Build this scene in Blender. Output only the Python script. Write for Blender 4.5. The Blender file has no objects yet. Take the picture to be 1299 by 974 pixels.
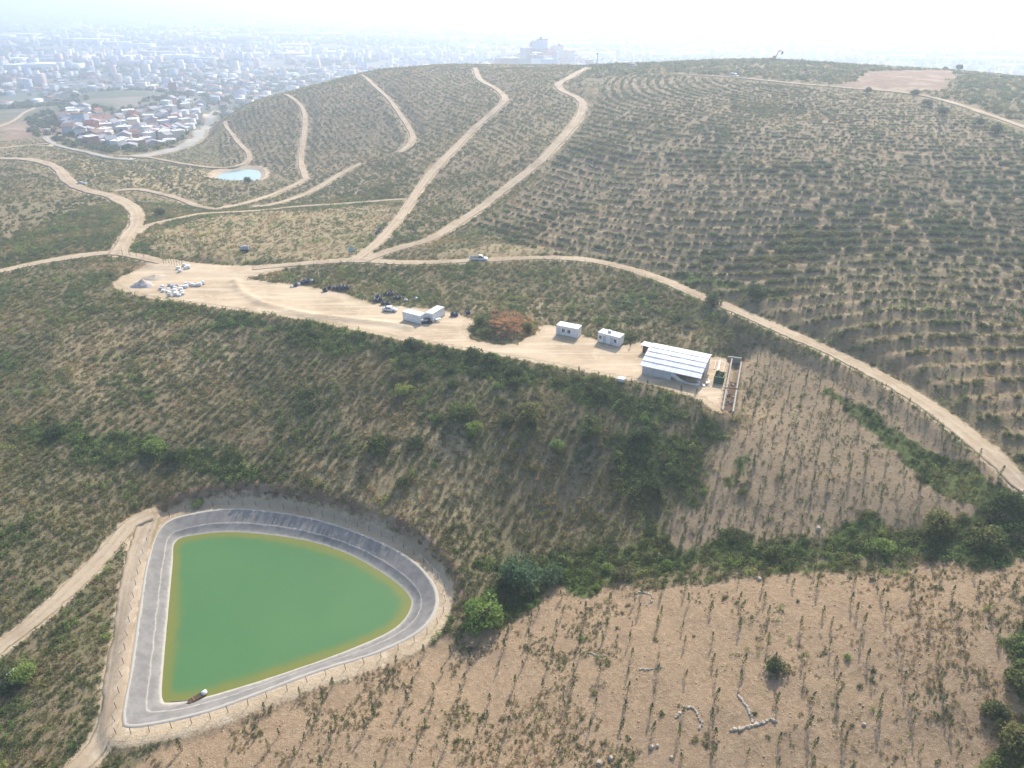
import bpy, bmesh, math, random
import numpy as np
from mathutils import Vector, Matrix, Euler

# ---------------------------------------------------------------- camera, sky, sun, exposure
SC = bpy.context.scene
COL = SC.collection
R = math.radians
FPX, W0, H0 = 901.0, 1299.0, 974.0
CAMZ, PITCH = 80.0, R(28.8)
cam_d = bpy.data.cameras.new('camera'); cam = bpy.data.objects.new('camera', cam_d); COL.objects.link(cam)
cam.location = (0, 0, CAMZ); cam.rotation_euler = (R(90) - PITCH, 0, 0)
cam_d.sensor_width = 36.0; cam_d.lens = FPX * 36.0 / W0; cam_d.clip_start = 1.0; cam_d.clip_end = 120000
SC.camera = cam
SUN_EL, SUN_AZ = R(38), math.atan2(0.36, 0.93)            # azimuth measured from +y towards +x
world = bpy.data.worlds.new('World'); SC.world = world; world.use_nodes = True
wn = world.node_tree; bg = wn.nodes['Background']
sky = wn.nodes.new('ShaderNodeTexSky'); sky.sky_type = 'NISHITA'; sky.sun_disc = False
sky.sun_elevation = SUN_EL; sky.sun_rotation = SUN_AZ; sky.altitude = 300; sky.dust_density = 3.0; sky.air_density = 1.2
wn.links.new(sky.outputs[0], bg.inputs[0]); bg.inputs[1].default_value = 0.15
sun_d = bpy.data.lights.new('sun', 'SUN'); sun = bpy.data.objects.new('sun', sun_d); COL.objects.link(sun)
sun_d.energy = 3.7; sun_d.angle = R(0.6); sun_d.color = (1.0, 0.93, 0.82)
sdir = Vector((math.sin(SUN_AZ) * math.cos(SUN_EL), math.cos(SUN_AZ) * math.cos(SUN_EL), math.sin(SUN_EL)))
sun.rotation_euler = sdir.to_track_quat('Z', 'Y').to_euler()
SC.view_settings.view_transform = 'Standard'; SC.view_settings.look = 'None'
SC.view_settings.exposure = 0.8; SC.view_settings.gamma = 1.0
SC.cycles.use_denoising = True
SC.cycles.max_bounces = 6; SC.cycles.volume_bounces = 1; SC.cycles.transparent_max_bounces = 8
rng = np.random.default_rng(7); random.seed(7)

# ---------------------------------------------------------------- pixels to rays (a pixel is only a direction)
CP, SP = math.cos(PITCH), math.sin(PITCH)
def ray(u, v):
    a = (u - W0 / 2) / FPX; b = (H0 / 2 - v) / FPX
    return np.array([a, CP + b * SP, -SP + b * CP])
def at_z(u, v, z):
    d = ray(u, v); t = (z - CAMZ) / d[2]
    return np.array([d[0] * t, d[1] * t, z])
def at_t(u, v, t):
    return np.array([0, 0, CAMZ]) + ray(u, v) * t
def depth(p):
    return p[1] * CP - (p[2] - CAMZ) * SP
def project(p):
    d = depth(p); z = p[2] - CAMZ
    return W0 / 2 + FPX * p[0] / d, H0 / 2 - FPX * (p[1] * SP + z * CP) / d

# ---------------------------------------------------------------- heights of the land: points read off the photograph
CTRL = '''150 355 0;250 345 .3;210 375 0;300 392 0;420 410 0;520 430 0;640 452 0;760 475 0;870 500 0;915 518 -.5
330 350 .3;400 362 .3;480 380 .2;560 395 .2;690 412 .2;760 428 .2;830 438 .4;900 452 .3
450 330 1.5;520 332 2;606 330 3;700 328 4;760 332 4.5;830 352 5;880 372 5.5;960 405 6;1040 440 6.5;1130 485 7;1220 545 7;1299 610 6;1400 690 1
150 320 1;60 330 .5;0 344 0;-80 360 0;300 425 -3;450 455 -3;600 485 -3;750 515 -3.3;880 545 -3
450 520 -8.3;600 560 -8.4;750 580 -8.6;860 600 -7.6
650 715 -19.6;720 708 -17.8;850 700 -14;1000 690 -8.6;1150 680 -3.2;1299 690 1.5;1420 730 2
950 520 -2;1100 560 2;1200 600 3.2;1000 620 -4.8;1150 630 0;1250 640 3.4
700 780 -18.6;850 760 -14.5;1000 760 -9;1150 760 -4;1299 760 .5;600 830 -19.8;600 974 -19.8;800 974 -16.5;1000 974 -12.5;1299 974 -6;800 870 -15.8;1100 870 -8.3;1420 900 -1.5
400 950 -20.6;250 974 -20.9;500 880 -20.2;100 960 -20.8;60 880 -21;0 850 -21;0 974 -22;-150 900 -23
150 720 -19.8;80 740 -19.3;0 700 -16.5;180 640 -17.4;0 780 -19.8;340 618 -16.1;420 630 -16.2;500 660 -16.3;560 690 -16.8;612 716 -17.8
0 600 -12.6;0 500 -8;0 420 -3.6;150 450 -5.2;150 550 -10.8;300 500 -8.6;300 570 -13.2;450 590 -12.8;-150 600 -13;-150 450 -6;-150 800 -20
80 290 -1;0 290 -2;0 240 -7;80 228 -8;165 270 -2;150 242 -7;250 262 -6;230 225 -12;310 222 -16;300 207 -16.5;400 243 -9;450 212 -6;350 230 -14;390 225 -12
300 300 1.5;400 290 1;-60 250 -6;0 205 -13;-80 200 -13
230 197 -21;150 200 -20;90 190 -20;30 180 -19;30 150 -28;60 130 -38;0 130 -36;150 165 -29;200 150 -37;250 140 -42;120 120 -47;-80 150 -28
290 152 -12;272 175 -17;340 160 -8;370 118 4;430 150 2;460 94 18;420 105 11;510 180 1;600 83 27;740 84 31;600 140 18;600 200 11;530 220 4;500 270 2
860 79 34;980 76 36;1100 84 35;1200 90 34;1299 99 33;1400 108 31
720 250 9;720 150 22;850 250 15;850 150 28;650 300 4.5;1000 150 30;1000 250 20;1000 330 12;1200 250 22;1200 150 31.5;1299 250 22;1150 400 14;1299 400 15;1299 500 11;1400 450 15;1450 250 24;900 300 11'''
pts = []
for item in CTRL.replace('\n', ';').split(';'):
    u, v, z = map(float, item.split()); pts.append(at_z(u, v, z))
def crest(u, v, z):                                                     # land falls away behind the crest
    p = at_z(u, v, z); n = np.array([p[0], p[1]]) / np.hypot(p[0], p[1])
    for k, dz in ((35, 2), (90, 9), (190, 30), (330, 60)):
        pts.append(np.array([p[0] + n[0] * k, p[1] + n[1] * k, max(z - dz, -60)]))
for c in ((272, 175, -17), (290, 152, -12), (370, 118, 4), (460, 94, 18), (600, 83, 27), (740, 84, 31), (860, 79, 34), (980, 76, 36), (1100, 84, 35), (1200, 90, 34), (1299, 99, 33), (1400, 108, 31)):
    crest(*c)
for x, y, z in ((-60, 20, -27), (0, 20, -25), (60, 20, -20), (140, 20, -12), (0, -80, -28), (-200, 0, -30), (200, 0, -8), (-300, 120, -28), (-400, 300, -18), (300, 120, 15), (450, 250, 24),
                (-700, 500, -35), (600, 450, 20), (800, 700, -30), (700, 200, 10)):
    pts.append(np.array([x, y, z], float))
for k in range(26):
    a = R(-80 + 160 * k / 25.0); pts.append(np.array([1250 * math.sin(a), 1250 * math.cos(a), -60.0]))
pts = np.array(pts)
PS = 200.0
def kern(r2): return 0.5 * r2 * np.log(r2 + 1e-12)
P2 = pts[:, :2] / PS; n = len(P2)
K = kern(((P2[:, None] - P2[None]) ** 2).sum(-1)) + np.eye(n) * 1e-5
Q = np.c_[np.ones(n), P2]
SOL = np.linalg.solve(np.block([[K, Q], [Q.T, np.zeros((3, 3))]]), np.r_[pts[:, 2], 0, 0, 0])

def vnoise(X, Y, scale, seed):                                          # smooth value noise in metres
    r = np.random.default_rng(seed); T = r.random((256, 256)) * 2 - 1
    x = X / scale; y = Y / scale; xi = np.floor(x).astype(int); yi = np.floor(y).astype(int)
    fx = x - xi; fy = y - yi; fx = fx * fx * (3 - 2 * fx); fy = fy * fy * (3 - 2 * fy)
    g = lambda i, j: T[i % 256, j % 256]
    return (g(xi, yi) * (1 - fx) + g(xi + 1, yi) * fx) * (1 - fy) + (g(xi, yi + 1) * (1 - fx) + g(xi + 1, yi + 1) * fx) * fy
def sstep(a, b, x):
    t = np.clip((x - a) / (b - a), 0, 1); return t * t * (3 - 2 * t)

def axis(lo, hi, step, far, grow):
    a = list(np.arange(lo, hi, step)); s = step
    while a[-1] < far: s *= grow; a.append(a[-1] + s)
    return a
xs = np.array(sorted([-q for q in axis(0, 125, 0.8, 60000, 1.045)[1:]] + axis(0, 125, 0.8, 60000, 1.045)))
ys = np.array([-60000, -20000, -6000, -2000, -700, -250, -90, -30, -5, 15, 28] + axis(35, 225, 0.8, 60000, 1.016))
GX, GY = np.meshgrid(xs, ys)                                             # [iy, ix]
def tps(X, Y):
    out = np.zeros(X.size); xf = X.ravel() / PS; yf = Y.ravel() / PS
    for i in range(0, X.size, 40000):
        xx = xf[i:i + 40000]; yy = yf[i:i + 40000]
        out[i:i + 40000] = kern((xx[:, None] - P2[:, 0]) ** 2 + (yy[:, None] - P2[:, 1]) ** 2) @ SOL[:n] + SOL[n] + SOL[n + 1] * xx + SOL[n + 2] * yy
    return out.reshape(X.shape)
GR = np.hypot(GX, GY)
near = GR < 1450
Z = np.full(GX.shape, -66.0)
Z[near] = tps(GX[near], GY[near])
wf = sstep(1000, 1400, GR); wf = np.where(GY < -40, np.maximum(wf, sstep(40, 300, -GY)), wf)
Z = Z * (1 - wf) + np.where(GY < 0, -30, -66.0) * wf
hp = at_t(690, 76, 1300.0)                                               # low hill with the apartment blocks beyond the crest
Z += 46 * np.exp(-((GX - hp[0]) / 105) ** 2 - ((GY - hp[1]) / 110) ** 2)
ZB = Z.copy()
class Field:
    def __init__(s, Zf): s.Z = Zf
    def __call__(s, x, y):
        x = np.asarray(x, float); y = np.asarray(y, float)
        i = np.clip(np.searchsorted(xs, x) - 1, 0, len(xs) - 2); j = np.clip(np.searchsorted(ys, y) - 1, 0, len(ys) - 2)
        fx = (x - xs[i]) / (xs[i + 1] - xs[i]); fy = (y - ys[j]) / (ys[j + 1] - ys[j]); Q_ = s.Z
        return (Q_[j, i] * (1 - fx) + Q_[j, i + 1] * fx) * (1 - fy) + (Q_[j + 1, i] * (1 - fx) + Q_[j + 1, i + 1] * fx) * fy
HB = Field(ZB)
TT = np.concatenate([np.arange(50, 330, 0.5), np.arange(330, 1100, 1.5), np.arange(1100, 6000, 10), np.arange(6000, 25000, 100)])
def hit(u, v, H, tmax=None):
    d = ray(u, v); t = TT if tmax is None else TT[TT < tmax]
    g = CAMZ + d[2] * t - H(d[0] * t, d[1] * t)
    k = np.argmax(g < 0)
    if g[k] >= 0: k = int(np.argmin(g)); tt = t[k]
    elif k == 0: tt = t[0]
    else: tt = t[k - 1] + (t[k] - t[k - 1]) * g[k - 1] / (g[k - 1] - g[k])
    x, y = d[0] * tt, d[1] * tt
    return np.array([x, y, float(H(x, y))])
def GB(u, v): return hit(u, v, HB, 1000)
def poly(px, H=None): return np.array([hit(u, v, H or HB, 1000)[:2] for u, v in px])
def resample(P, step, closed=False):
    P = np.asarray(P, float)
    if closed: P = np.vstack([P, P[:1]])
    # Catmull-Rom through the points
    out = []
    m = len(P)
    for i in range(m - 1):
        p0 = P[i - 1] if i > 0 else (P[-2] if closed else P[0]); p1 = P[i]; p2 = P[i + 1]
        p3 = P[i + 2] if i + 2 < m else (P[1] if closed else P[-1])
        k = max(2, int(np.hypot(*(p2 - p1)[:2]) / step) + 1)
        t = np.linspace(0, 1, k, endpoint=False)[:, None]
        out.append(0.5 * (2 * p1 + (p2 - p0) * t + (2 * p0 - 5 * p1 + 4 * p2 - p3) * t ** 2 + (3 * p1 - p0 - 3 * p2 + p3) * t ** 3))
    out = np.vstack(out)
    return out if closed else np.vstack([out, P[-1:]])
def sd_poly(X, Y, P):                                                    # signed distance, negative inside
    best = np.full(X.shape, 1e18); ins = np.zeros(X.shape, bool); m = len(P)
    for i in range(m):
        a = P[i]; b = P[(i + 1) % m]; e = b - a; L = e @ e + 1e-12
        t = np.clip(((X - a[0]) * e[0] + (Y - a[1]) * e[1]) / L, 0, 1)
        best = np.minimum(best, (X - a[0] - t * e[0]) ** 2 + (Y - a[1] - t * e[1]) ** 2)
        c = (a[1] > Y) != (b[1] > Y)
        with np.errstate(divide='ignore', invalid='ignore'):
            ins ^= c & (X < a[0] + (Y - a[1]) * e[0] / (e[1] if abs(e[1]) > 1e-12 else 1e-12))
    return np.where(ins, -1, 1) * np.sqrt(best)
def window(lo, hi):
    i0, i1 = np.searchsorted(xs, (lo[0], hi[0])); j0, j1 = np.searchsorted(ys, (lo[1], hi[1]))
    return slice(max(j0 - 1, 0), j1 + 1), slice(max(i0 - 1, 0), i1 + 1)

# ---------------------------------------------------------------- roads, yard, ponds cut into the land
ROADS = [  # name, width, pixel line, material, label
 ('dirt_road', 4.4, '-60 356;0 344;60 331;130 321;165 323;205 332;250 341', 'dirt'),
 ('dirt_road', 5.5, '150 322;160 302;173 280;166 262;140 249;105 240;85 228;70 212;40 203;0 201;-60 200', 'dirt'),
 ('dirt_road', 3.9, '235 338;290 342;340 338;400 333;450 330;520 333;606 330;680 327;740 329;790 339;840 355;880 372;920 388;960 405;1040 440;1130 485;1220 545;1299 612;1360 668;1440 745', 'dirt'),
 ('dirt_road', 3.6, '450 330;480 306;510 272;535 235;560 205;600 165;630 138;640 125;628 112;608 100;602 86', 'dirt'),
 ('dirt_road', 4.1, '462 330;500 316;545 303;590 277;640 240;690 200;722 165;738 140;735 126;715 116;708 107;725 97;745 86', 'dirt'),
 ('dirt_track', 2.8, '459 95;474 108;498 132;523 173;508 193', 'dirt'),
 ('dirt_track', 2.9, '362 120;383 137;386 163;381 200;388 227', 'dirt'),
 ('dirt_track', 2.9, '293 152;286 158;300 178;315 195;310 207;280 213;240 209;190 200;150 198', 'dirt'),
 ('dirt_track', 3.4, '388 227;350 245;290 262;260 263;220 250;180 241;150 241', 'dirt'),
 ('dirt_track', 3.4, '458 207;430 222;400 240;350 258;320 262', 'dirt'),
 ('dirt_track', 2.6, '512 252;440 258;380 262;330 267;260 271;220 278;190 285;174 296', 'dirt'),
 ('dirt_track', 3.0, '-40 192;0 188;45 183;62 183', 'dirt'),
 ('village_road', 4.0, '92 170;72 172;58 175;75 185;110 193;140 200;170 203', 'grey'),
 ('village_road', 14.0, '170 199;215 191;240 182;254 165;266 150;280 141', 'grey'),
 ('dirt_track', 3.4, '860 94;930 98;1000 105;1080 112;1150 118;1200 128;1250 144;1299 161;1340 176', 'dirt'),
 ('dirt_track', 3.6, '-40 850;0 820;40 790;90 745;140 695;165 664;190 651', 'pale'),
 ('dirt_track', 3.9, '190 652;178 690;168 740;160 790;150 850;143 905;120 950;70 1000', 'pale'),
 ('dirt_track', 3.0, '-30 170;0 160;30 143;42 137;20 129;-20 124', 'dirt'),
]
for r_ in ROADS: pass
droad = np.full(Z.shape, 99.0); zroad = np.zeros(Z.shape); dcol = np.full(Z.shape, 99.0)
road_lines = []
for name, wid, line, matn in ROADS:
    px = [tuple(map(float, q.split())) for q in line.split(';')]
    P = resample(poly(px), 1.0)
    z = HB(P[:, 0], P[:, 1]); k = 17; zp = np.pad(z, k // 2, mode='edge'); z = np.convolve(zp, np.ones(k) / k, 'valid')
    road_lines.append((name, wid, P, z, matn))
    for (x, y), zz in zip(P, z):
        Rr = wid / 2 + 9; sl = window((x - Rr, y - Rr), (x + Rr, y + Rr))
        d = np.hypot(GX[sl] - x, GY[sl] - y) - wid / 2; m = d < droad[sl]
        droad[sl] = np.where(m, d, droad[sl]); zroad[sl] = np.where(m, zz, zroad[sl])
cell = np.minimum(np.gradient(ys)[:, None], 6) * np.ones_like(Z)
wr = 1 - sstep(cell * 0.8, cell * 0.8 + 3.5, droad)
bumps = 0.45 * vnoise(GX, GY, 17, 1) + 0.16 * vnoise(GX, GY, 5, 2) + 0.07 * vnoise(GX, GY, 1.9, 3)
bumps = bumps * (GR < 1200)
# terraces of the planted hill on the right: rings round its top
HC = np.array([190.0, 440.0])
rr = np.hypot(GX - HC[0], GY - HC[1]) + 2.0 * vnoise(GX, GY, 60, 9)
ROWS = 5.2
hill_poly = poly([(640, 305), (700, 322), (800, 335), (880, 366), (960, 398), (1050, 438), (1200, 522), (1320, 615), (1450, 700), (1450, 190), (1299, 170), (1200, 135), (1080, 118), (860, 98), (770, 90), (745, 150), (690, 215), (600, 285)])
sdh = np.full(Z.shape, 99.0); sl = window(hill_poly.min(0) - 5, hill_poly.max(0) + 5); sdh[sl] = sd_poly(GX[sl], GY[sl], hill_poly)
ph = (rr / ROWS) % 1.0
bumps += np.where(sdh < 0, 1, 0) * sstep(0, 6, -sdh) * 0.4 * (np.abs(ph - 0.5) * 4 - 1)
Z = Z + bumps
YARD_PX = [(150, 355), (165, 345), (195, 332), (215, 328), (250, 332), (300, 336), (370, 336), (335, 346), (312, 351), (335, 356), (370, 360), (430, 370), (480, 385), (560, 394), (600, 406), (604, 425), (628, 436), (660, 432), (680, 416), (705, 413), (745, 428), (790, 437), (820, 434), (900, 452), (927, 453), (914, 524), (890, 507), (830, 488), (760, 474), (680, 459), (600, 446), (500, 429), (420, 412), (360, 403), (300, 393), (250, 386), (200, 380), (165, 372), (145, 362)]
yard = resample(poly(YARD_PX), 2.0, True)
sl = window(yard.min(0) - 14, yard.max(0) + 14); sdy = np.full(Z.shape, 99.0); sdy[sl] = sd_poly(GX[sl], GY[sl], yard)
wy = 1 - sstep(0.5, 5, sdy)
Z = Z * (1 - wy) + (0.05 * vnoise(GX, GY, 6, 4)) * wy
Z = Z * (1 - wr) + (zroad - 0.10 - 0.05 * cell) * wr * 1.0 + 0
def ridge(px, rad, h, seed):
    P = resample(poly(px), 0.7)
    dm = np.full(Z.shape, 99.0)
    for x, y in P:
        s2 = window((x - rad * 3, y - rad * 3), (x + rad * 3, y + rad * 3)); dm[s2] = np.minimum(dm[s2], np.hypot(GX[s2] - x, GY[s2] - y))
    return h * np.exp(-(dm / rad) ** 2) * (0.8 + 0.4 * vnoise(GX, GY, 2.5, seed))
Z += ridge([(297, 355), (307, 368), (328, 381), (362, 393), (402, 401), (480, 408), (520, 414)], 1.1, 0.75, 5)
Z += ridge([(940, 440), (960, 452)], 3.0, 1.0, 6) * 0
mound = poly([(638, 413)])[0]
dmo = np.hypot((GX - mound[0]) / 8.2, (GY - mound[1]) / 8.6) + 0.24 * vnoise(GX, GY, 5, 8)
Z += 2.0 * (1 - sstep(0.35, 1.05, dmo)) * (1 + .3 * vnoise(GX, GY, 2.4, 12))
pit = poly([(942, 442)])[0]
Z -= 2.6 * np.exp(-((GX - pit[0]) / 3.2) ** 2 - ((GY - pit[1]) / 4.5) ** 2)
gp = poly([(181, 358)])[0]
# ponds
Z_RIM, Z_WAT = -19.8, -22.0
def loop(px, z): return np.array([at_z(u, v, z)[:2] for u, v in px])
LINER = resample(loop([(206, 668), (240, 653), (300, 646), (380, 655), (450, 675), (510, 703), (545, 735), (553, 766), (535, 797), (480, 826), (400, 851), (310, 885), (250, 905), (172, 920), (158, 908), (168, 850), (178, 780), (189, 710)], Z_RIM), 1.0, True)
WATER = resample(loop([(222, 688), (245, 679), (300, 675), (380, 684), (440, 702), (490, 730), (516, 752), (521, 770), (500, 797), (440, 825), (350, 857), (260, 884), (218, 891), (206, 886), (207, 850), (213, 780), (219, 715)], Z_WAT), 1.0, True)
sl = window(LINER.min(0) - 25, LINER.max(0) + 25); sdl = np.full(Z.shape, 99.0); sdl[sl] = sd_poly(GX[sl], GY[sl], LINER)
bw = 2.6
wp = 1 - sstep(bw, bw + 1.8, sdl)
Z = Z * (1 - wp) + (Z_RIM - 0.05 + 0.05 * vnoise(GX, GY, 2, 11)) * wp
Z = np.where(sdl < 0, Z - 0.7 * sstep(0, 1.0, -sdl) - 4.0 * sstep(0.3, 4.0, -sdl) - 0.15, Z)
SP_Z = -16.8
SPOND = resample(loop([(270, 223), (280, 216), (310, 211), (330, 213), (335, 221), (325, 229), (290, 230), (272, 228)], SP_Z), 1.5, True)
SPC = SPOND.mean(0)
sl = window(SPOND.min(0) - 25, SPOND.max(0) + 25); sds = np.full(Z.shape, 99.0); sds[sl] = sd_poly(GX[sl], GY[sl], SPOND)
ws = 1 - sstep(3.0, 9.0, sds)
Z = Z * (1 - ws) + (SP_Z) * ws
Z = np.where(sds < 1, Z - 3.0 * sstep(-1, 5, -sds), Z)
# drainage channel next to the shed
CH_L = poly([(929, 452), (916, 523)]); CH_R = poly([(941, 456), (929, 527)])
ch = np.array([CH_L[0], CH_R[0], CH_R[1], CH_L[1]])
sl = window(ch.min(0) - 5, ch.max(0) + 5); sdc = np.full(Z.shape, 99.0); sdc[sl] = sd_poly(GX[sl], GY[sl], ch)
CHF = (GY - ch[:, 1].min()) / (ch[:, 1].max() - ch[:, 1].min())
Z = np.where(sdc < 0.1, np.minimum(Z, -2.0 + 0.6 * np.clip(CHF, 0, 1)), Z)
H = Field(Z)
def G(u, v, tmax=1000): return hit(u, v, H, tmax)
# ---------------------------------------------------------------- materials
MATS = {}
class Mat:
    def __init__(s, name, rough=0.9, spec=0.2):
        s.m = bpy.data.materials.new(name); s.m.use_nodes = True; s.t = s.m.node_tree
        s.b = s.t.nodes['Principled BSDF']; s.b.inputs['Roughness'].default_value = rough
        s.b.inputs['Specular IOR Level'].default_value = spec; s.out = s.t.nodes['Material Output']; MATS[name] = s.m
        s.geo = None
    def n(s, typ, **kw):
        nd = s.t.nodes.new(typ)
        for k, v in kw.items(): setattr(nd, k, v)
        return nd
    def link(s, a, b): s.t.links.new(a, b)
    def pos(s):
        if s.geo is None: s.geo = s.n('ShaderNodeNewGeometry')
        return s.geo.outputs['Position']
    def put(s, sock, v):
        if hasattr(v, 'is_output'): s.link(v, sock)
        elif isinstance(v, (tuple, list)): sock.default_value = (*v, 1.0) if len(v) == 3 else v
        else: sock.default_value = v
    def noise(s, scale, detail=3, rough=0.6, vec=None, lo=None, hi=None):
        nd = s.n('ShaderNodeTexNoise'); nd.inputs['Scale'].default_value = scale; nd.inputs['Detail'].default_value = detail
        nd.inputs['Roughness'].default_value = rough; s.link(vec or s.pos(), nd.inputs['Vector']); o = nd.outputs['Fac']
        return o if lo is None else s.ramp(o, lo, hi)
    def ramp(s, v, lo, hi):
        nd = s.n('ShaderNodeMapRange', interpolation_type='SMOOTHSTEP'); s.put(nd.inputs['Value'], v)
        nd.inputs['From Min'].default_value = lo; nd.inputs['From Max'].default_value = hi; return nd.outputs['Result']
    def math(s, op, a, b=0.0):
        nd = s.n('ShaderNodeMath', operation=op); s.put(nd.inputs[0], a); s.put(nd.inputs[1], b); return nd.outputs[0]
    def mix(s, f, a, b):
        nd = s.n('ShaderNodeMix', data_type='RGBA'); s.put(nd.inputs['Factor'], f); s.put(nd.inputs['A'], a); s.put(nd.inputs['B'], b)
        return nd.outputs['Result']
    def attr(s, name):
        nd = s.n('ShaderNodeAttribute', attribute_name=name); return nd.outputs['Fac']
    def color(s, v): s.put(s.b.inputs['Base Color'], v)
    def bump(s, h, strength, dist):
        nd = s.n('ShaderNodeBump'); nd.inputs['Strength'].default_value = strength; nd.inputs['Distance'].default_value = dist
        s.link(h, nd.inputs['Height']); s.link(nd.outputs[0], s.b.inputs['Normal'])
def simple(name, col, rough=0.7, spec=0.3, var=0.12, scale=2.0, metal=0.0):
    m = Mat(name, rough, spec); m.b.inputs['Metallic'].default_value = metal
    d = tuple(c * (1 - var * 2) for c in col); l = tuple(min(1, c * (1 + var * .5)) for c in col)
    m.color(m.mix(m.noise(scale, 4, 0.65, lo=0.3, hi=0.7), d, l)); return m.m

def dirt_nodes(m, tint=(1, 1, 1)):
    a = tuple(c * t for c, t in zip((0.52, 0.41, 0.28), tint)); b = tuple(c * t for c, t in zip((0.40, 0.305, 0.20), tint)); c_ = tuple(c * t for c, t in zip((0.60, 0.50, 0.365), tint))
    col = m.mix(m.noise(0.07, 4, 0.6, lo=0.42, hi=0.66), a, b)
    col = m.mix(m.noise(0.35, 5, 0.7, lo=0.5, hi=0.75), col, c_)
    return m.mix(m.noise(3.0, 3, 0.7, lo=0.55, hi=0.8), col, tuple(c * 0.62 for c in b))
for nm, tint in (('dirt', (0.80, 0.80, 0.82)), ('pale', (0.80, 0.80, 0.83)), ('grey', (0.72, 0.86, 1.1))):
    m = Mat(nm, 0.95, 0.1); col = dirt_nodes(m, tint); ac = m.attr('across')
    col = m.mix(m.math('MULTIPLY', m.ramp(m.math('ADD', ac, m.math('MULTIPLY', m.noise(0.5, 4, 0.7), 0.16)), 0.20, 0.10), 0.6), col, tuple(c * t for c, t in zip((0.30, 0.25, 0.155), tint)))
    col = m.mix(m.ramp(m.math('ADD', ac, m.math('MULTIPLY', m.math('SUBTRACT', m.noise(0.45, 5, 0.75), 0.5), 0.55)), 0.40, 0.54), col, (0.25, 0.205, 0.125))
    m.color(col); m.bump(m.noise(1.4, 5, 0.7), 0.5, 0.15)

m = Mat('yard_dirt', 0.95, 0.1); col = dirt_nodes(m, (.92, .92, .93)); mp = m.n('ShaderNodeMapping'); mp.inputs['Rotation'].default_value = (0, 0, R(22)); mp.inputs['Scale'].default_value = (0.035, 0.55, 0.3); m.link(m.pos(), mp.inputs['Vector'])
col = m.mix(m.math('MULTIPLY', m.noise(1.0, 4, 0.6, vec=mp.outputs[0], lo=0.5, hi=0.62), 0.5), col, (0.58, 0.49, 0.36)); mp2 = m.n('ShaderNodeMapping'); mp2.inputs['Rotation'].default_value = (0, 0, R(27)); mp2.inputs['Scale'].default_value = (0.06, 1.3, 0.3); m.link(m.pos(), mp2.inputs['Vector'])
col = m.mix(m.math('MULTIPLY', m.noise(1.0, 3, 0.6, vec=mp2.outputs[0], lo=0.56, hi=0.66), 0.45), col, (0.36, 0.265, 0.17)); m.color(col); m.bump(m.noise(1.0, 5, 0.7, vec=mp2.outputs[0]), 0.5, 0.15)
# the land
m = Mat('land', 0.95, 0.08)
n_big = m.noise(0.035, 4, 0.6, lo=0.4, hi=0.62); n_mid = m.noise(0.22, 5, 0.65, lo=0.38, hi=0.64); n_fin = m.noise(1.3, 5, 0.75, lo=0.4, hi=0.66); n_tiny = m.noise(5.5, 3, 0.7, lo=0.42, hi=0.68)
scrub = m.mix(n_mid, (0.200, 0.165, 0.098), (0.138, 0.138, 0.068))
scrub = m.mix(m.math('MULTIPLY', n_fin, 0.75), scrub, (0.255, 0.208, 0.128))
scrub = m.mix(m.math('MULTIPLY', n_big, 0.45), scrub, (0.27, 0.195, 0.122))
soil = m.mix(n_mid, (0.355, 0.255, 0.158), (0.295, 0.212, 0.13)); soil = m.mix(n_fin, soil, (0.43, 0.32, 0.21)); soil = m.mix(m.math('MULTIPLY', n_tiny, 0.7), soil, (0.235, 0.155, 0.098)); soil = m.mix(m.noise(0.12, 5, 0.7, lo=0.55, hi=0.72), soil, (0.30, 0.215, 0.145)); soil = m.mix(m.math('MULTIPLY', m.noise(0.8, 6, 0.8, lo=0.56, hi=0.7), 0.6), soil, (0.17, 0.15, 0.075))
grey = m.mix(n_fin, (0.325, 0.245, 0.155), (0.27, 0.203, 0.128)); grey = m.mix(m.math('MULTIPLY', n_tiny, 0.5), grey, (0.34, 0.265, 0.19))
green = m.mix(n_fin, (0.10, 0.13, 0.045), (0.15, 0.16, 0.065))
straw = m.mix(n_fin, (0.33, 0.265, 0.155), (0.27, 0.222, 0.128))
red = m.mix(n_mid, (0.20, 0.135, 0.095), (0.27, 0.185, 0.13)); red = m.mix(m.noise(0.06, 5, 0.7, lo=0.5, hi=0.64), red, (0.34, 0.255, 0.185))
plain = m.mix(m.noise(0.006, 4, 0.7, lo=0.42, hi=0.6), (0.10, 0.12, 0.075), (0.22, 0.195, 0.15))
def edge(name, k=0.5):                                             # attribute mask with a ragged, natural border
    a = m.attr(name); r_ = m.math('ADD', a, m.math('MULTIPLY', m.math('SUBTRACT', m.noise(0.45, 5, 0.7), 0.5), k))
    return m.ramp(r_, 0.35, 0.65)
col = m.mix(edge('straw', 1.0), scrub, straw)
col = m.mix(edge('grey', 0.6), col, grey)
col = m.mix(edge('soil', 0.7), col, soil)
col = m.mix(edge('green', 1.1), col, green)
col = m.mix(edge('red', 0.7), col, red)
col = m.mix(m.attr('plain'), col, plain)
dd = m.math('ADD', m.attr('dirt'), m.math('MULTIPLY', m.math('SUBTRACT', m.noise(0.5, 5, 0.75), 0.5), 3.4))
col = m.mix(m.ramp(dd, 1.1, 0.2), col, dirt_nodes(m))
m.color(col); m.bump(m.noise(1.3, 8, 0.8), 0.85, 0.5)

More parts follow.
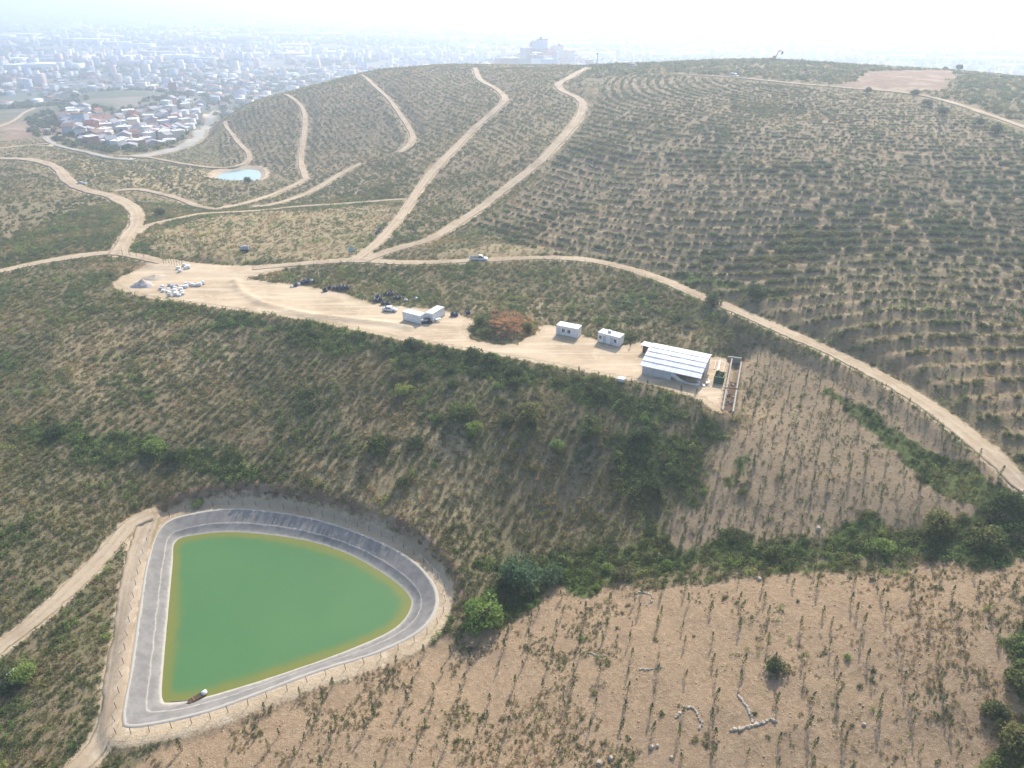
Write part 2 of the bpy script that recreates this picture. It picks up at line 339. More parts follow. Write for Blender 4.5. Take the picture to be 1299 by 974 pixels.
# ---------------------------------------------------------------- mesh helpers
def link(o, parent=None):
    COL.objects.link(o)
    if parent is not None: o.parent = parent
    return o
def raw(name, verts, faces, mat, parent=None, smooth=False, **props):
    me = bpy.data.meshes.new(name); me.from_pydata([tuple(map(float, v)) for v in verts], [], [tuple(map(int, f)) for f in faces]); me.update()
    if mat: me.materials.append(MATS[mat] if isinstance(mat, str) else mat)
    if smooth: me.polygons.foreach_set('use_smooth', [True] * len(me.polygons))
    o = bpy.data.objects.new(name, me); link(o, parent)
    for k, v in props.items(): o[k] = v
    return o
def fast_mesh(name, V, F, mat, smooth=False):
    V = np.asarray(V, np.float32); F = np.asarray(F, np.int32); k = F.shape[1]
    me = bpy.data.meshes.new(name); me.vertices.add(len(V)); me.vertices.foreach_set('co', V.ravel())
    me.loops.add(F.size); me.loops.foreach_set('vertex_index', F.ravel())
    me.polygons.add(len(F)); me.polygons.foreach_set('loop_start', np.arange(0, F.size, k, dtype=np.int32)); me.polygons.foreach_set('loop_total', np.full(len(F), k, np.int32))
    if smooth: me.polygons.foreach_set('use_smooth', np.ones(len(F), bool))
    me.update(calc_edges=True); me.validate()
    if mat: me.materials.append(MATS[mat] if isinstance(mat, str) else mat)
    return me
def set_attr(me, name, vals):
    a = me.attributes.new(name, 'FLOAT', 'POINT'); a.data.foreach_set('value', np.asarray(vals, np.float32).ravel())
def tag(o, label=None, cat=None, group=None, kind=None):
    if label: o['label'] = label
    if cat: o['category'] = cat
    if group: o['group'] = group
    if kind: o['kind'] = kind
    return o

# ---------------------------------------------------------------- what grows where (soft polygons on the ground)
def soft(px, wdt, nz=6.0, ns=14, seed=20):
    P = poly(px, H); s_ = window(P.min(0) - 40, P.max(0) + 40); out = np.zeros(Z.shape)
    sd = sd_poly(GX[s_], GY[s_], P) + nz * vnoise(GX[s_], GY[s_], ns, seed) + nz * .5 * vnoise(GX[s_], GY[s_], ns / 3.1, seed + 1)
    out[s_] = 1 - sstep(-wdt, wdt, sd); return out
def mx(*a):
    o = a[0]
    for q in a[1:]: o = np.maximum(o, q)
    return o
M_soil = soft([(560, 800), (640, 790), (700, 755), (800, 738), (950, 735), (1100, 720), (1299, 715), (1480, 740), (1480, 990), (1000, 1010), (560, 1010), (150, 1010), (170, 942), (300, 908), (420, 868), (510, 832)], 1.5, 2.5, 9, 21)
M_grey = soft([(945, 455), (1040, 455), (1130, 500), (1220, 560), (1299, 640), (1200, 660), (1050, 672), (950, 690), (850, 690), (880, 600), (930, 540)], 2.5, 3, 10, 23)
M_hill = mx(sstep(-2, 8, -sdh) * .5, soft([(282, 212), (275, 180), (295, 152), (370, 116), (460, 92), (600, 84), (742, 84), (735, 150), (690, 215), (600, 280), (490, 318), (470, 300), (520, 250), (440, 255), (395, 240), (340, 215)], 5, 5, 20, 45) * .47)
M_grey = mx(M_grey, M_hill)
M_green = mx(
    soft([(640, 745), (630, 715), (700, 695), (850, 690), (1000, 685), (1100, 660), (1299, 655), (1480, 690), (1480, 740), (1299, 715), (1100, 712), (950, 728), (800, 735), (690, 755)], 2.4, 3.6, 7, 25) * .85,
    soft([(120, 366), (200, 382), (300, 396), (420, 416), (600, 450), (760, 478), (890, 508), (900, 545), (820, 525), (700, 495), (520, 465), (420, 442), (300, 415), (150, 388)], 1.5, 5.0, 9, 27) * .8,
    soft([(0, 525), (90, 545), (240, 568), (340, 600), (330, 612), (200, 590), (60, 560), (0, 550)], 2, 3.5, 7, 28) * .8,
    soft([(800, 560), (900, 550), (920, 600), (870, 650), (800, 620)], 3, 6, 8, 29) * .65,
    soft([(590, 800), (610, 750), (660, 735), (690, 760), (640, 800)], 1, 1.5, 6, 30),
    soft([(1290, 800), (1400, 780), (1400, 1000), (1270, 1000)], 2, 3, 9, 31),
    soft([(860, 345), (1000, 370), (1000, 385), (880, 362)], 1.5, 3, 8, 32),
    soft([(1160, 560), (1299, 650), (1299, 690), (1220, 640), (1100, 540), (1040, 490)], 1, 2, 8, 33) * 0.8)
M_soil = M_soil * (1 - sstep(.35, .6, M_green))
M_straw = mx(soft([(175, 300), (300, 270), (500, 258), (490, 300), (450, 325), (300, 330), (190, 318)], 3, 4, 12, 35),
    soft([(60, 190), (280, 215), (260, 255), (150, 235), (90, 220)], 4, 6, 16, 36), soft([(560, 400), (600, 380), (760, 395), (900, 420), (900, 450), (760, 420), (680, 405)], 2, 4, 10, 37) * .6,
    soft([(500, 330), (640, 310), (700, 320), (600, 325)], 2, 4, 10, 38), soft([(420, 600), (520, 540), (640, 600), (560, 680)], 3, 8, 12, 39) * .8, soft([(60, 420), (250, 400), (300, 470), (120, 520)], 3, 8, 12, 40) * .6)
M_red = mx(soft([(1075, 112), (1100, 90), (1210, 90), (1190, 112), (1150, 118)], 3, 5, 14, 41), soft([(0, 128), (100, 140), (90, 165), (40, 175), (0, 180)], 5, 8, 25, 43) * 0.9)
bank_d = sstep(bw - .5, bw + .3, sdl) * (1 - sstep(bw + 2.2, bw + 3.4, sdl)) * sstep(-19.3, -18.6, ZB)
M_red = mx(M_red, bank_d)
M_dirt = np.minimum(np.minimum(droad, sdy), np.maximum(sdl - bw - .2, -3))
M_dirt = np.where(dmo < 1.1, 9.0, np.clip(M_dirt, -6, 9))
M_dirt = np.where(sds < 4, -1.0, M_dirt)
M_plain = sstep(720, 1000, GR) * (GR < 1e9) * np.where(Z < -25, 1, sstep(1000, 1150, GR))
F_soil, F_grey, F_green, F_straw, F_dirt = Field(M_soil), Field(M_grey), Field(M_green), Field(M_straw), Field(M_dirt)

# ---------------------------------------------------------------- ground sheet
ny, nx = Z.shape
idx = np.arange(ny * nx).reshape(ny, nx)
F = np.stack([idx[:-1, :-1], idx[:-1, 1:], idx[1:, 1:], idx[1:, :-1]], -1).reshape(-1, 4)
me = fast_mesh('ground', np.stack([GX, GY, Z], -1).reshape(-1, 3), F, 'land', True)
for nm, a in (('soil', M_soil), ('grey', M_grey), ('green', M_green), ('straw', M_straw), ('red', M_red), ('dirt', M_dirt), ('plain', M_plain)): set_attr(me, nm, a)
ground = link(bpy.data.objects.new('ground', me)); ground['kind'] = 'structure'

# ---------------------------------------------------------------- roads (with two wheel ruts), yard
for k, (name, wid, P, z, matn) in enumerate(road_lines):
    T = np.gradient(P, axis=0); T /= np.linalg.norm(T, axis=1)[:, None] + 1e-9; N = np.c_[-T[:, 1], T[:, 0]]
    prof = np.array([-.56, -.5, -.36, -.27, -.2, -.08, .08, .2, .27, .36, .5, .56]); hz = np.array([-.45, .02, .03, -.04, -.04, .05, .05, -.04, -.04, .03, .02, -.45])
    far = np.linalg.norm(P, axis=1); lift = np.clip(far / 300 - 0.6, 0, 1.2) * 0.25
    wob = 1 + 0.10 * np.sin(np.arange(len(P)) * 0.23 + k) + 0.10 * np.sin(np.arange(len(P)) * 0.061 + 2 * k) + 0.06 * rng.standard_normal(len(P))
    V = np.zeros((len(P), len(prof), 3)); V[..., :2] = P[:, None] + N[:, None] * (prof[None, :, None] * wid * wob[:, None, None])
    V[..., 2] = z[:, None] - 0.02 + hz[None] + lift[:, None] * (np.abs(prof) < .52)[None]
    inn = np.abs(prof) < .52; V[:, inn, 2] = np.maximum(V[:, inn, 2], H(V[:, inn, 0], V[:, inn, 1]) + .05)
    inside = sd_poly(P[:, 0], P[:, 1], yard) < -3
    V[inside, :, 2] = H(V[inside, :, 0], V[inside, :, 1]) - 0.3
    ii = np.arange(len(P) * len(prof)).reshape(len(P), len(prof))
    F = np.stack([ii[:-1, :-1], ii[1:, :-1], ii[1:, 1:], ii[:-1, 1:]], -1).reshape(-1, 4)
    me = fast_mesh(name, V.reshape(-1, 3), F, matn, True); set_attr(me, 'across', np.tile(np.abs(prof) + (.0 if wid < 9 else .12), len(P))); o = link(bpy.data.objects.new(name, me)); o['kind'] = 'structure'
step = 0.8; lo = yard.min(0); hi = yard.max(0)
yx = np.arange(lo[0], hi[0], step); yy = np.arange(lo[1], hi[1], step); YX, YY = np.meshgrid(yx, yy)
s_ = sd_poly(YX, YY, yard); keep = (s_ < -0.6) & (np.hypot((YX - mound[0]) / 8.2, (YY - mound[1]) / 8.6) > 1.35)
YZ = H(YX, YY) + 0.05; ii = np.arange(YX.size).reshape(YX.shape)
ok = keep[:-1, :-1] & keep[:-1, 1:] & keep[1:, 1:] & keep[1:, :-1]
F = np.stack([ii[:-1, :-1], ii[:-1, 1:], ii[1:, 1:], ii[1:, :-1]], -1)[ok]
used, inv = np.unique(F, return_inverse=True)
V = np.stack([YX, YY, YZ], -1).reshape(-1, 3)[used]
me = fast_mesh('dirt_yard', V, inv.reshape(F.shape), 'yard_dirt', True); set_attr(me, 'across', np.full(len(V), .28)); o = link(bpy.data.objects.new('dirt_yard', me)); o['kind'] = 'structure'

# ---------------------------------------------------------------- big pond: liner, water
m = Mat('liner', 0.85, 0.12)
base = m.mix(m.noise(0.5, 5, 0.65, lo=0.35, hi=0.65), (0.17, 0.162, 0.155), (0.225, 0.213, 0.20))
col = m.mix(m.ramp(m.math('ADD', m.attr('dust'), m.math('MULTIPLY', m.noise(1.2, 5, 0.75), 0.5)), 0.45, 0.95), base, (0.40, 0.37, 0.32))
m.color(col); m.bump(m.noise(2.2, 4, 0.6), 0.35, 0.1)
m = Mat('pond_water', 0.10, 0.22)
col = m.mix(m.noise(0.05, 3, 0.5, lo=0.35, hi=0.7), (0.055, 0.145, 0.050), (0.064, 0.156, 0.054))
col = m.mix(m.ramp(m.math('ADD', m.attr('shore'), m.math('MULTIPLY', m.math('SUBTRACT', m.noise(0.4, 4, 0.6), 0.5), 0.5)), 0.2, 1.0), col, (0.145, 0.155, 0.030))
m.color(col); m.bump(m.noise(1.6, 5, 0.7), 0.12, 0.06); m.link(m.ramp(m.noise(0.09, 4, 0.6), -.6, 1.6), m.b.inputs['Roughness'])
m = Mat('turquoise_water', 0.12, 0.4); m.color((0.20, 0.31, 0.30))
def polar(P, c, th):
    d = P - c; out = np.zeros(len(th)); m_ = len(P)
    for i in range(m_):
        a = d[i]; b = d[(i + 1) % m_]; e = b - a
        cx, sx = np.cos(th), np.sin(th); den = cx * e[1] - sx * e[0]
        den = np.where(np.abs(den) < 1e-9, 1e-9, den)
        t = (a[0] * e[1] - a[1] * e[0]) / den; q = np.where(np.abs(e[0]) > np.abs(e[1]), (cx * t - a[0]) / (e[0] if abs(e[0]) > 1e-9 else 1e-9), (sx * t - a[1]) / (e[1] if abs(e[1]) > 1e-9 else 1e-9))
        out = np.where((t > 0) & (q >= -1e-4) & (q <= 1.0001), np.maximum(out, t), out)
    return out
def basin(nameL, nameW, outer, inner, zr, zw, matL, matW, shore_w, npt=260):
    c = inner.mean(0); th = np.linspace(0, 2 * math.pi, npt, endpoint=False)
    ro, ri = polar(outer, c, th), polar(inner, c, th)
    ro = np.maximum(ro, ri + 1.0)
    rings = [(ro + .9, zr - .5, .9), (ro + .35, zr + .06, .95), (ro, zr + .10, .8), (ro * .94 + ri * .06, zr + .02, .25), (ro * .5 + ri * .5, zr + (zw - zr) * .55, .0), (ro * .42 + ri * .58, zr + (zw - zr) * .58, .55), (ro * .36 + ri * .64, zr + (zw - zr) * .66, .15), (ro * .12 + ri * .88, zr + (zw - zr) * .92, .35), (ri, zw, .75), (ri - 1.2, zw - .5, .6), (np.maximum(ri - 4, .5), zw - 2, .5)]
    V = []; D = []
    for k, (r_, z_, du) in enumerate(rings):
        wv = 0.06 * np.sin(th * 23 + k) + 0.05 * rng.standard_normal(npt)
        V.append(np.c_[c[0] + (r_ + wv * (2 < k < 10)) * np.cos(th), c[1] + (r_ + wv * (2 < k < 10)) * np.sin(th), z_ + 0.3 * wv]); D.append(np.full(npt, du))
    V = np.vstack(V); nr = len(rings); ii = np.arange(nr * npt).reshape(nr, npt); jj = np.roll(ii, -1, 1)
    F = np.stack([ii[:-1], ii[1:], jj[1:], jj[:-1]], -1).reshape(-1, 4)
    me = fast_mesh(nameL, V, F, matL, True); set_attr(me, 'dust', np.concatenate(D)); set_attr(me, 'across', np.full(len(V), .28)); ol = link(bpy.data.objects.new(nameL, me)); ol['kind'] = 'structure'
    rw = [(ri + .5, 1), (ri - .1, 1), (ri - shore_w * .3, .75), (ri - shore_w * .6, .35), (ri - shore_w, .0), (ri * .5, 0), (ri * .0005, 0)]
    V = np.vstack([np.c_[c[0] + np.maximum(r_, .003) * np.cos(th), c[1] + np.maximum(r_, .003) * np.sin(th), np.full(npt, zw)] for r_, s in rw])
    nr = len(rw); ii = np.arange(nr * npt).reshape(nr, npt); jj = np.roll(ii, -1, 1)
    F = np.stack([ii[:-1], ii[1:], jj[1:], jj[:-1]], -1).reshape(-1, 4)[:, ::-1]
    me = fast_mesh(nameW, V, F, matW, True); set_attr(me, 'shore', np.repeat([s for r_, s in rw], npt)); ow = link(bpy.data.objects.new(nameW, me)); ow['kind'] = 'structure'
basin('pond_liner', 'pond_water', LINER, WATER, Z_RIM, Z_WAT, 'liner', 'pond_water', 4.5)
sp_in = SPC + (SPOND - SPC) * 0.86
basin('small_pond_liner', 'small_pond_water', SPOND + (SPOND - SPC) * .06, sp_in, SP_Z + .1, SP_Z - 1.1, 'pale', 'turquoise_water', 2.0, 90)
# ---------------------------------------------------------------- plants
def foliage(name, cols, trans=0.35, rough=0.75):
    m = Mat(name, rough, 0.15)
    ob = m.n('ShaderNodeObjectInfo'); isl = m.n('ShaderNodeNewGeometry')
    r1 = m.ramp(ob.outputs['Random'], 0.0, 1.0); r2 = isl.outputs['Random Per Island']
    c = m.mix(r1, cols[0], cols[1]); c = m.mix(m.math('MULTIPLY', r2, 0.8), c, cols[2])
    g3 = tuple(min(1, q * f) for q, f in zip(cols[1], (1.45, 1.15, 1.1))); c = m.mix(m.math('MULTIPLY', m.noise(0.055, 3, 0.6, lo=0.42, hi=0.66), 0.6), c, g3)
    m.color(c)
    tr = m.n('ShaderNodeBsdfTranslucent'); m.link(c, tr.inputs[0]); mixn = m.n('ShaderNodeMixShader'); mixn.inputs[0].default_value = trans
    m.link(m.b.outputs[0], mixn.inputs[1]); m.link(tr.outputs[0], mixn.inputs[2]); m.link(mixn.outputs[0], m.out.inputs['Surface'])
foliage('leaf_mid', ((0.116, 0.162, 0.057), (0.189, 0.216, 0.086), (0.086, 0.129, 0.049)), 0.45)
foliage('leaf_dark', ((0.077, 0.119, 0.046), (0.111, 0.150, 0.065), (0.062, 0.095, 0.043)), 0.45)
foliage('leaf_bright', ((0.212, 0.312, 0.081), (0.263, 0.352, 0.111), (0.151, 0.242, 0.065)), 0.45)
foliage('leaf_blue', ((0.124, 0.196, 0.106), (0.154, 0.231, 0.124), (0.094, 0.154, 0.082)), 0.45)
foliage('leaf_olive', ((0.142, 0.168, 0.079), (0.202, 0.211, 0.107), (0.107, 0.131, 0.060)), 0.45)
foliage('herb', ((0.142, 0.192, 0.066), (0.235, 0.250, 0.100), (0.112, 0.158, 0.052)), 0.5)
foliage('straw', ((0.324, 0.258, 0.144), (0.432, 0.354, 0.204), (0.240, 0.192, 0.108)), 0.5)
foliage('rust_grass', ((0.36, 0.215, 0.11), (0.42, 0.29, 0.16), (0.28, 0.17, 0.09)), 0.5)
simple('bark', (0.13, 0.095, 0.065), 0.9, 0.1)

def leaf_cloud(rg, n, size, lobes, lob_r, flat=0.85, base=0.15, outward=0.5):
    """leaf-sized quads spread through several uneven lobes; unit crown radius, standing on z = 0"""
    c = rg.normal(size=(lobes, 3)); c /= np.linalg.norm(c, axis=1)[:, None]; c *= (0.35 + 0.35 * rg.random(lobes))[:, None]; c[:, 2] = np.abs(c[:, 2]) * flat
    w = rg.integers(0, lobes, n); d = rg.normal(size=(n, 3)); d /= np.linalg.norm(d, axis=1)[:, None]
    rad = lob_r * (0.75 + 0.5 * rg.random(lobes))[w] * (0.45 + 0.6 * rg.random(n) ** 0.5)
    p = c[w] + d * rad[:, None]; p[:, 2] = np.abs(p[:, 2] + base) * flat + 0.02
    nrm = d * outward + rg.normal(size=(n, 3)) * 0.6; nrm /= np.linalg.norm(nrm, axis=1)[:, None]
    t = np.cross(nrm, rg.normal(size=(n, 3))); t /= np.linalg.norm(t, axis=1)[:, None]; b = np.cross(nrm, t)
    s = size * (0.6 + 0.8 * rg.random(n))[:, None]
    V = np.stack([p - t * s * .5, p + b * s * .32, p + t * s * .5, p - b * s * .32], 1).reshape(-1, 3)
    return V, np.arange(4 * n).reshape(n, 4)
def cone_crown(rg, n, size, h, r, z0):
    u = rg.random(n) ** 0.8; z = z0 + (h - z0) * u; a = rg.random(n) * 6.283; rad = r * (1 - u * .85) * (0.35 + 0.75 * rg.random(n)) * np.minimum(1, u * 6 + .45)
    p = np.c_[rad * np.cos(a), rad * np.sin(a), z]; d = np.c_[np.cos(a), np.sin(a), 0.5 + 0 * a]
    nrm = d * .4 + rg.normal(size=(n, 3)) * .6; nrm /= np.linalg.norm(nrm, axis=1)[:, None]
    t = np.cross(nrm, rg.normal(size=(n, 3))); t /= np.linalg.norm(t, axis=1)[:, None]; b = np.cross(nrm, t); s = size * (0.6 + .8 * rg.random(n))[:, None]
    V = np.stack([p - t * s * .5, p + b * s * .3, p + t * s * .5, p - b * s * .3], 1).reshape(-1, 3)
    return V, np.arange(4 * n).reshape(n, 4)
def tuft(rg, n, h, r, wd):
    a = rg.random(n) * 6.283; q = r * rg.random(n) ** .5 * .6; b0 = np.c_[q * np.cos(a), q * np.sin(a), np.full(n, -.05)]
    a2 = a + rg.normal(size=n) * .7; ln = (0.15 + .85 * rg.random(n)) * r; hh = h * (0.45 + .65 * rg.random(n))
    tip = b0 + np.c_[ln * np.cos(a2), ln * np.sin(a2), hh]; mid = b0 * .45 + tip * .55; mid[:, 2] += hh * .12
    sd_ = np.c_[-np.sin(a2 + rg.normal(size=n)), np.cos(a2), 0 * a] * (wd * (0.6 + .8 * rg.random(n)))[:, None]
    V = np.stack([b0 - sd_ * .5, mid - sd_, tip, mid + sd_], 1).reshape(-1, 3)
    return V, np.arange(4 * n).reshape(n, 4)
def stem_mesh(rg, h, r, nb, spread):
    V = []; Fc = []
    def tube(p, q, r0, r1):
        p, q = Vector(p), Vector(q); d = (q - p).normalized(); x = d.orthogonal().normalized(); y = d.cross(x); k = len(V)
        for pp, rr_ in ((p, r0), (q, r1)):
            for i in range(5): V.append(tuple(pp + (x * math.cos(i * 1.2566) + y * math.sin(i * 1.2566)) * rr_))
        for i in range(5): Fc.append((k + i, k + (i + 1) % 5, k + 5 + (i + 1) % 5, k + 5 + i))
    tube((0, 0, -.15), (0.02, 0.01, h * .55), r, r * .7); tube((0.02, 0.01, h * .55), (0, 0.03, h), r * .7, r * .3)
    for i in range(nb):
        a = rg.random() * 6.283; z = h * (.3 + .5 * rg.random()); tube((0, 0, z), (spread * math.cos(a), spread * math.sin(a), z + h * .35), r * .5, r * .15)
    return V, Fc
def mesh_of(name, VF, mat): return fast_mesh(name, VF[0], VF[1], mat)
def crown_mesh(name, seed, mat, n, size, lobes=7, lob_r=.5, flat=.85): return mesh_of(name, leaf_cloud(np.random.default_rng(seed), n, size, lobes, lob_r, flat), mat)
def stem(name, seed, h, r, nb, spread): return mesh_of(name, stem_mesh(np.random.default_rng(seed), h, r, nb, spread), 'bark')

ROCKF = np.array([(0, 1, 5, 4), (1, 2, 6, 5), (2, 3, 7, 6), (3, 0, 4, 7), (4, 5, 6, 7)])
def leaf_rock(i):
    r_ = np.random.default_rng(600 + i); b = np.array([(-1, -1, -.3), (1, -1, -.3), (1, 1, -.3), (-1, 1, -.3), (-.7, -.6, .7), (.6, -.7, .8), (.7, .6, .6), (-.6, .7, .75)]); return b * (1 + .3 * r_.normal(size=b.shape))
simple('clod_tan', (0.36, 0.25, 0.16), .95, .05); simple('clod_pale', (0.37, 0.28, 0.19), .95, .05)
def scatter(name, label, P, scl, meshes, zs=None):
    """one stuff object: points with size and turn, plants instanced on them"""
    P = np.asarray(P, np.float32)
    me = bpy.data.meshes.new(name); me.vertices.add(len(P)); me.vertices.foreach_set('co', P.ravel()); me.update()
    set_attr(me, 'size', scl); set_attr(me, 'turn', rng.random(len(P)) * 6.283); set_attr(me, 'tall', np.asarray(scl) * (zs if zs is not None else 0.75 + 0.5 * rng.random(len(P))))
    ng = bpy.data.node_groups.new(name, 'GeometryNodeTree'); ng.interface.new_socket('Geometry', in_out='INPUT', socket_type='NodeSocketGeometry'); ng.interface.new_socket('Geometry', in_out='OUTPUT', socket_type='NodeSocketGeometry')
    N = ng.nodes.new; gi = N('NodeGroupInput'); go = N('NodeGroupOutput'); ip = N('GeometryNodeInstanceOnPoints'); ip.inputs['Pick Instance'].default_value = True
    jn = N('GeometryNodeJoinGeometry')
    for k, mm in enumerate(meshes):
        src = bpy.data.objects.new('plant_source', mm); oi = N('GeometryNodeObjectInfo'); oi.inputs['Object'].default_value = src; oi.inputs['As Instance'].default_value = True
        ng.links.new(oi.outputs['Geometry'], jn.inputs[0])
    def na(nm):
        q = N('GeometryNodeInputNamedAttribute'); q.data_type = 'FLOAT'; q.inputs['Name'].default_value = nm; return q.outputs['Attribute']
    cr = N('ShaderNodeCombineXYZ'); ng.links.new(na('turn'), cr.inputs[2]); cs = N('ShaderNodeCombineXYZ')
    sz = na('size'); ng.links.new(sz, cs.inputs[0]); ng.links.new(sz, cs.inputs[1]); ng.links.new(na('tall'), cs.inputs[2])
    L = ng.links.new; L(gi.outputs[0], ip.inputs['Points']); L(jn.outputs[0], ip.inputs['Instance']); L(cr.outputs[0], ip.inputs['Rotation']); L(cs.outputs[0], ip.inputs['Scale']); L(ip.outputs[0], go.inputs[0])
    o = link(bpy.data.objects.new(name, me)); md = o.modifiers.new('plants', 'NODES'); md.node_group = ng
    o['kind'] = 'stuff'; o['label'] = label
    return o
def cand(lo, hi, dens):
    k = int((hi[0] - lo[0]) * (hi[1] - lo[1]) * dens); x = lo[0] + (hi[0] - lo[0]) * rng.random(k); y = lo[1] + (hi[1] - lo[1]) * rng.random(k); return x, y
def tdepth(x, y, z): return y * CP - (z - CAMZ) * SP
F_l, F_s, F_c, F_mo = Field(sdl), Field(sds), Field(sdc), Field(dmo)
def seen(x, y, z, margin=0.12):                                   # near enough to the view cone to matter, a step to the side included
    t = tdepth(x, y, z); return (np.abs(x) < t * (0.72 + margin) + 10) & (t > 30)
def free(x, y, off=0.6):
    return (F_dirt(x, y) > off) & (F_l(x, y) > 3.2) & (F_s(x, y) > 3.0) & (F_c(x, y) > 1.2) & (F_mo(x, y) > 1.05)
def patch(x, y, s, seed): return 0.5 + 0.5 * (0.65 * vnoise(x, y, s, seed) + 0.35 * vnoise(x, y, s / 2.7, seed + 1))
def xyz(x, y): return np.c_[x, y, H(x, y)]

tufts_g = [mesh_of('herb_tuft', tuft(np.random.default_rng(50 + k), 22, .62, .52, .085), 'herb') for k in range(3)] + [mesh_of('herb_clump', leaf_cloud(np.random.default_rng(56 + k), 40, .28, 4, .42, .7), 'leaf_olive') for k in range(2)]
tufts_d = [mesh_of('straw_tuft', tuft(np.random.default_rng(60 + k), 20, .55, .5, .07), 'straw') for k in range(3)]
tufts_n = [mesh_of('green_clump', leaf_cloud(np.random.default_rng(66 + k), 46, .27, 5, .45, .8), ('leaf_mid', 'leaf_dark', 'leaf_bright', 'leaf_mid')[k]) for k in range(4)]
shr = [crown_mesh('shrub_foliage', 70 + k, ('leaf_mid', 'leaf_dark', 'leaf_mid', 'leaf_olive')[k], 130, .30, 6, .48) for k in range(4)]
shr_o = [crown_mesh('shrub_foliage', 80 + k, ('leaf_olive', 'leaf_mid', 'leaf_olive')[k], 90, .34, 5, .48) for k in range(3)]

# ground cover up to some 330 m
x, y = cand((-190, 45), (210, 330), 4.2); z = H(x, y)
k = seen(x, y, z) & free(x, y, 0.5); x, y, z = x[k], y[k], z[k]
t = tdepth(x, y, z); so, gr, ge, st = F_soil(x, y), F_grey(x, y), F_green(x, y), F_straw(x, y)
pn = patch(x, y, 12, 90)
# planted rows leaning across the left field
ra = G(60, 600)[:2]; rb = G(230, 480)[:2]; rd = (rb - ra) / np.linalg.norm(rb - ra); rowp = ((x * -rd[1] + y * rd[0]) / 2.3 + 0.35 * vnoise(x, y, 20, 95)) % 1.0
rowm = 0.5 + 0.7 * (np.abs(rowp - .5) < .25)
dens = (0.85 * rowm) * (0.4 + 0.9 * pn); dens = dens * (1 - so) + so * 0.32 * (patch(x, y, 7, 97) > .50) * (.4 + 1.6 * (patch(x, y, 22, 99) > .55)); dens = dens * (1 - .72 * gr); dens = np.maximum(dens, .62 * ge * (so < .7))
dens *= np.where(t > 190, 0.6, 1.0)
onhill = Field(sdh)(x, y) < 0
dens *= np.where(onhill, .4, 1) * (1 - .55 * st * (y > 190)); keep = rng.random(len(x)) < dens; x, y, z, ge, so, gr, st, pn, t, onhill = [q[keep] for q in (x, y, z, ge, so, gr, st, pn, t, onhill)]
r_ = rng.random(len(x)); isgreen = (r_ < np.clip(ge * 1.0, 0, .72)) | ((patch(x, y, 9, 92) > .60) & (r_ < .45)); isdry = ~isgreen & (rng.random(len(x)) < 0.13 + 0.45 * st + .22 * (pn < .42) + .15 * gr + .35 * onhill + .25 * so); ish = ~isgreen & ~isdry
sc_ = (0.38 + 0.6 * rng.random(len(x)) ** 1.3) * np.where(t > 190, 1.2, 1.0) * (1 - .35 * so) * (1 - .25 * gr)
scatter('scrub_herbs', 'olive green weeds and low scrub covering the fields', np.c_[x, y, z][ish], sc_[ish], tufts_g)
scatter('dry_grass', 'straw coloured dry grass tufts scattered over the fields', np.c_[x, y, z][isdry], sc_[isdry], tufts_d)
scatter('green_undergrowth', 'dense fresh green undergrowth in the gully and below the yard', np.c_[x, y, z][isgreen], sc_[isgreen] * 1.25, tufts_n)

# coarser cover on the further slopes
x, y = cand((-420, 330), (420, 700), .30); z = H(x, y); k = seen(x, y, z) & free(x, y, 1.2) & (z > -24) & (Field(M_red)(x, y) < .25) & (rng.random(len(x)) < .3 + .7 * patch(x, y, 20, 98)); x, y, z = x[k], y[k], z[k]; dr = rng.random(len(x)) < .35
scatter('slope_scrub', 'low olive scrub on the distant hill slopes', np.c_[x, y, z][~dr], .8 + .7 * rng.random((~dr).sum()), tufts_g)
scatter('slope_dry_grass', 'dry grass on the distant hill slopes', np.c_[x, y, z][dr], .8 + .7 * rng.random(dr.sum()), tufts_d)
# loose stones and clods on the bare soil
rk = [fast_mesh('clod', leaf_rock(i), ROCKF, ('clod_tan', 'clod_pale')[i % 2]) for i in range(4)]
x, y = cand((-60, 50), (140, 175), 1.2); so = np.maximum(F_soil(x, y), .8 * F_grey(x, y)); k = (rng.random(len(x)) < so * .55) & seen(x, y, H(x, y)) & free(x, y, .3); x, y = x[k], y[k]
scatter('loose_stones', 'loose stones and clods strewn over the bare soil', xyz(x, y), .04 + .12 * rng.random(len(x)) ** 3, rk)
# grass on the brush mound
a = rng.random(900) * 6.283; q = rng.random(900) ** .5 * 1.08; x = mound[0] + 8.2 * q * np.cos(a); y = mound[1] + 8.6 * q * np.sin(a); kk = F_mo(x, y) < 1.04; x, y, q = x[kk], y[kk], q[kk]
orange = (x + 1.5 * vnoise(x, y, 3, 77) > mound[0] - 3.0) & (rng.random(len(x)) < np.where(q > .9, .35, .88))
rust = [mesh_of('rust_tuft', tuft(np.random.default_rng(110 + k), 34, 1.0, .8, .12), 'rust_grass') for k in range(3)]
scatter('rusty_dry_brush', 'rust orange dried brush covering the mound in the yard', xyz(x, y)[orange], .45 + .55 * rng.random(orange.sum()), rust + tufts_d)
scatter('mound_green_weeds', 'green weeds round the foot of the rusty brush mound', xyz(x, y)[~orange], .6 + .5 * rng.random((~orange).sum()), tufts_n + tufts_g + tufts_d)

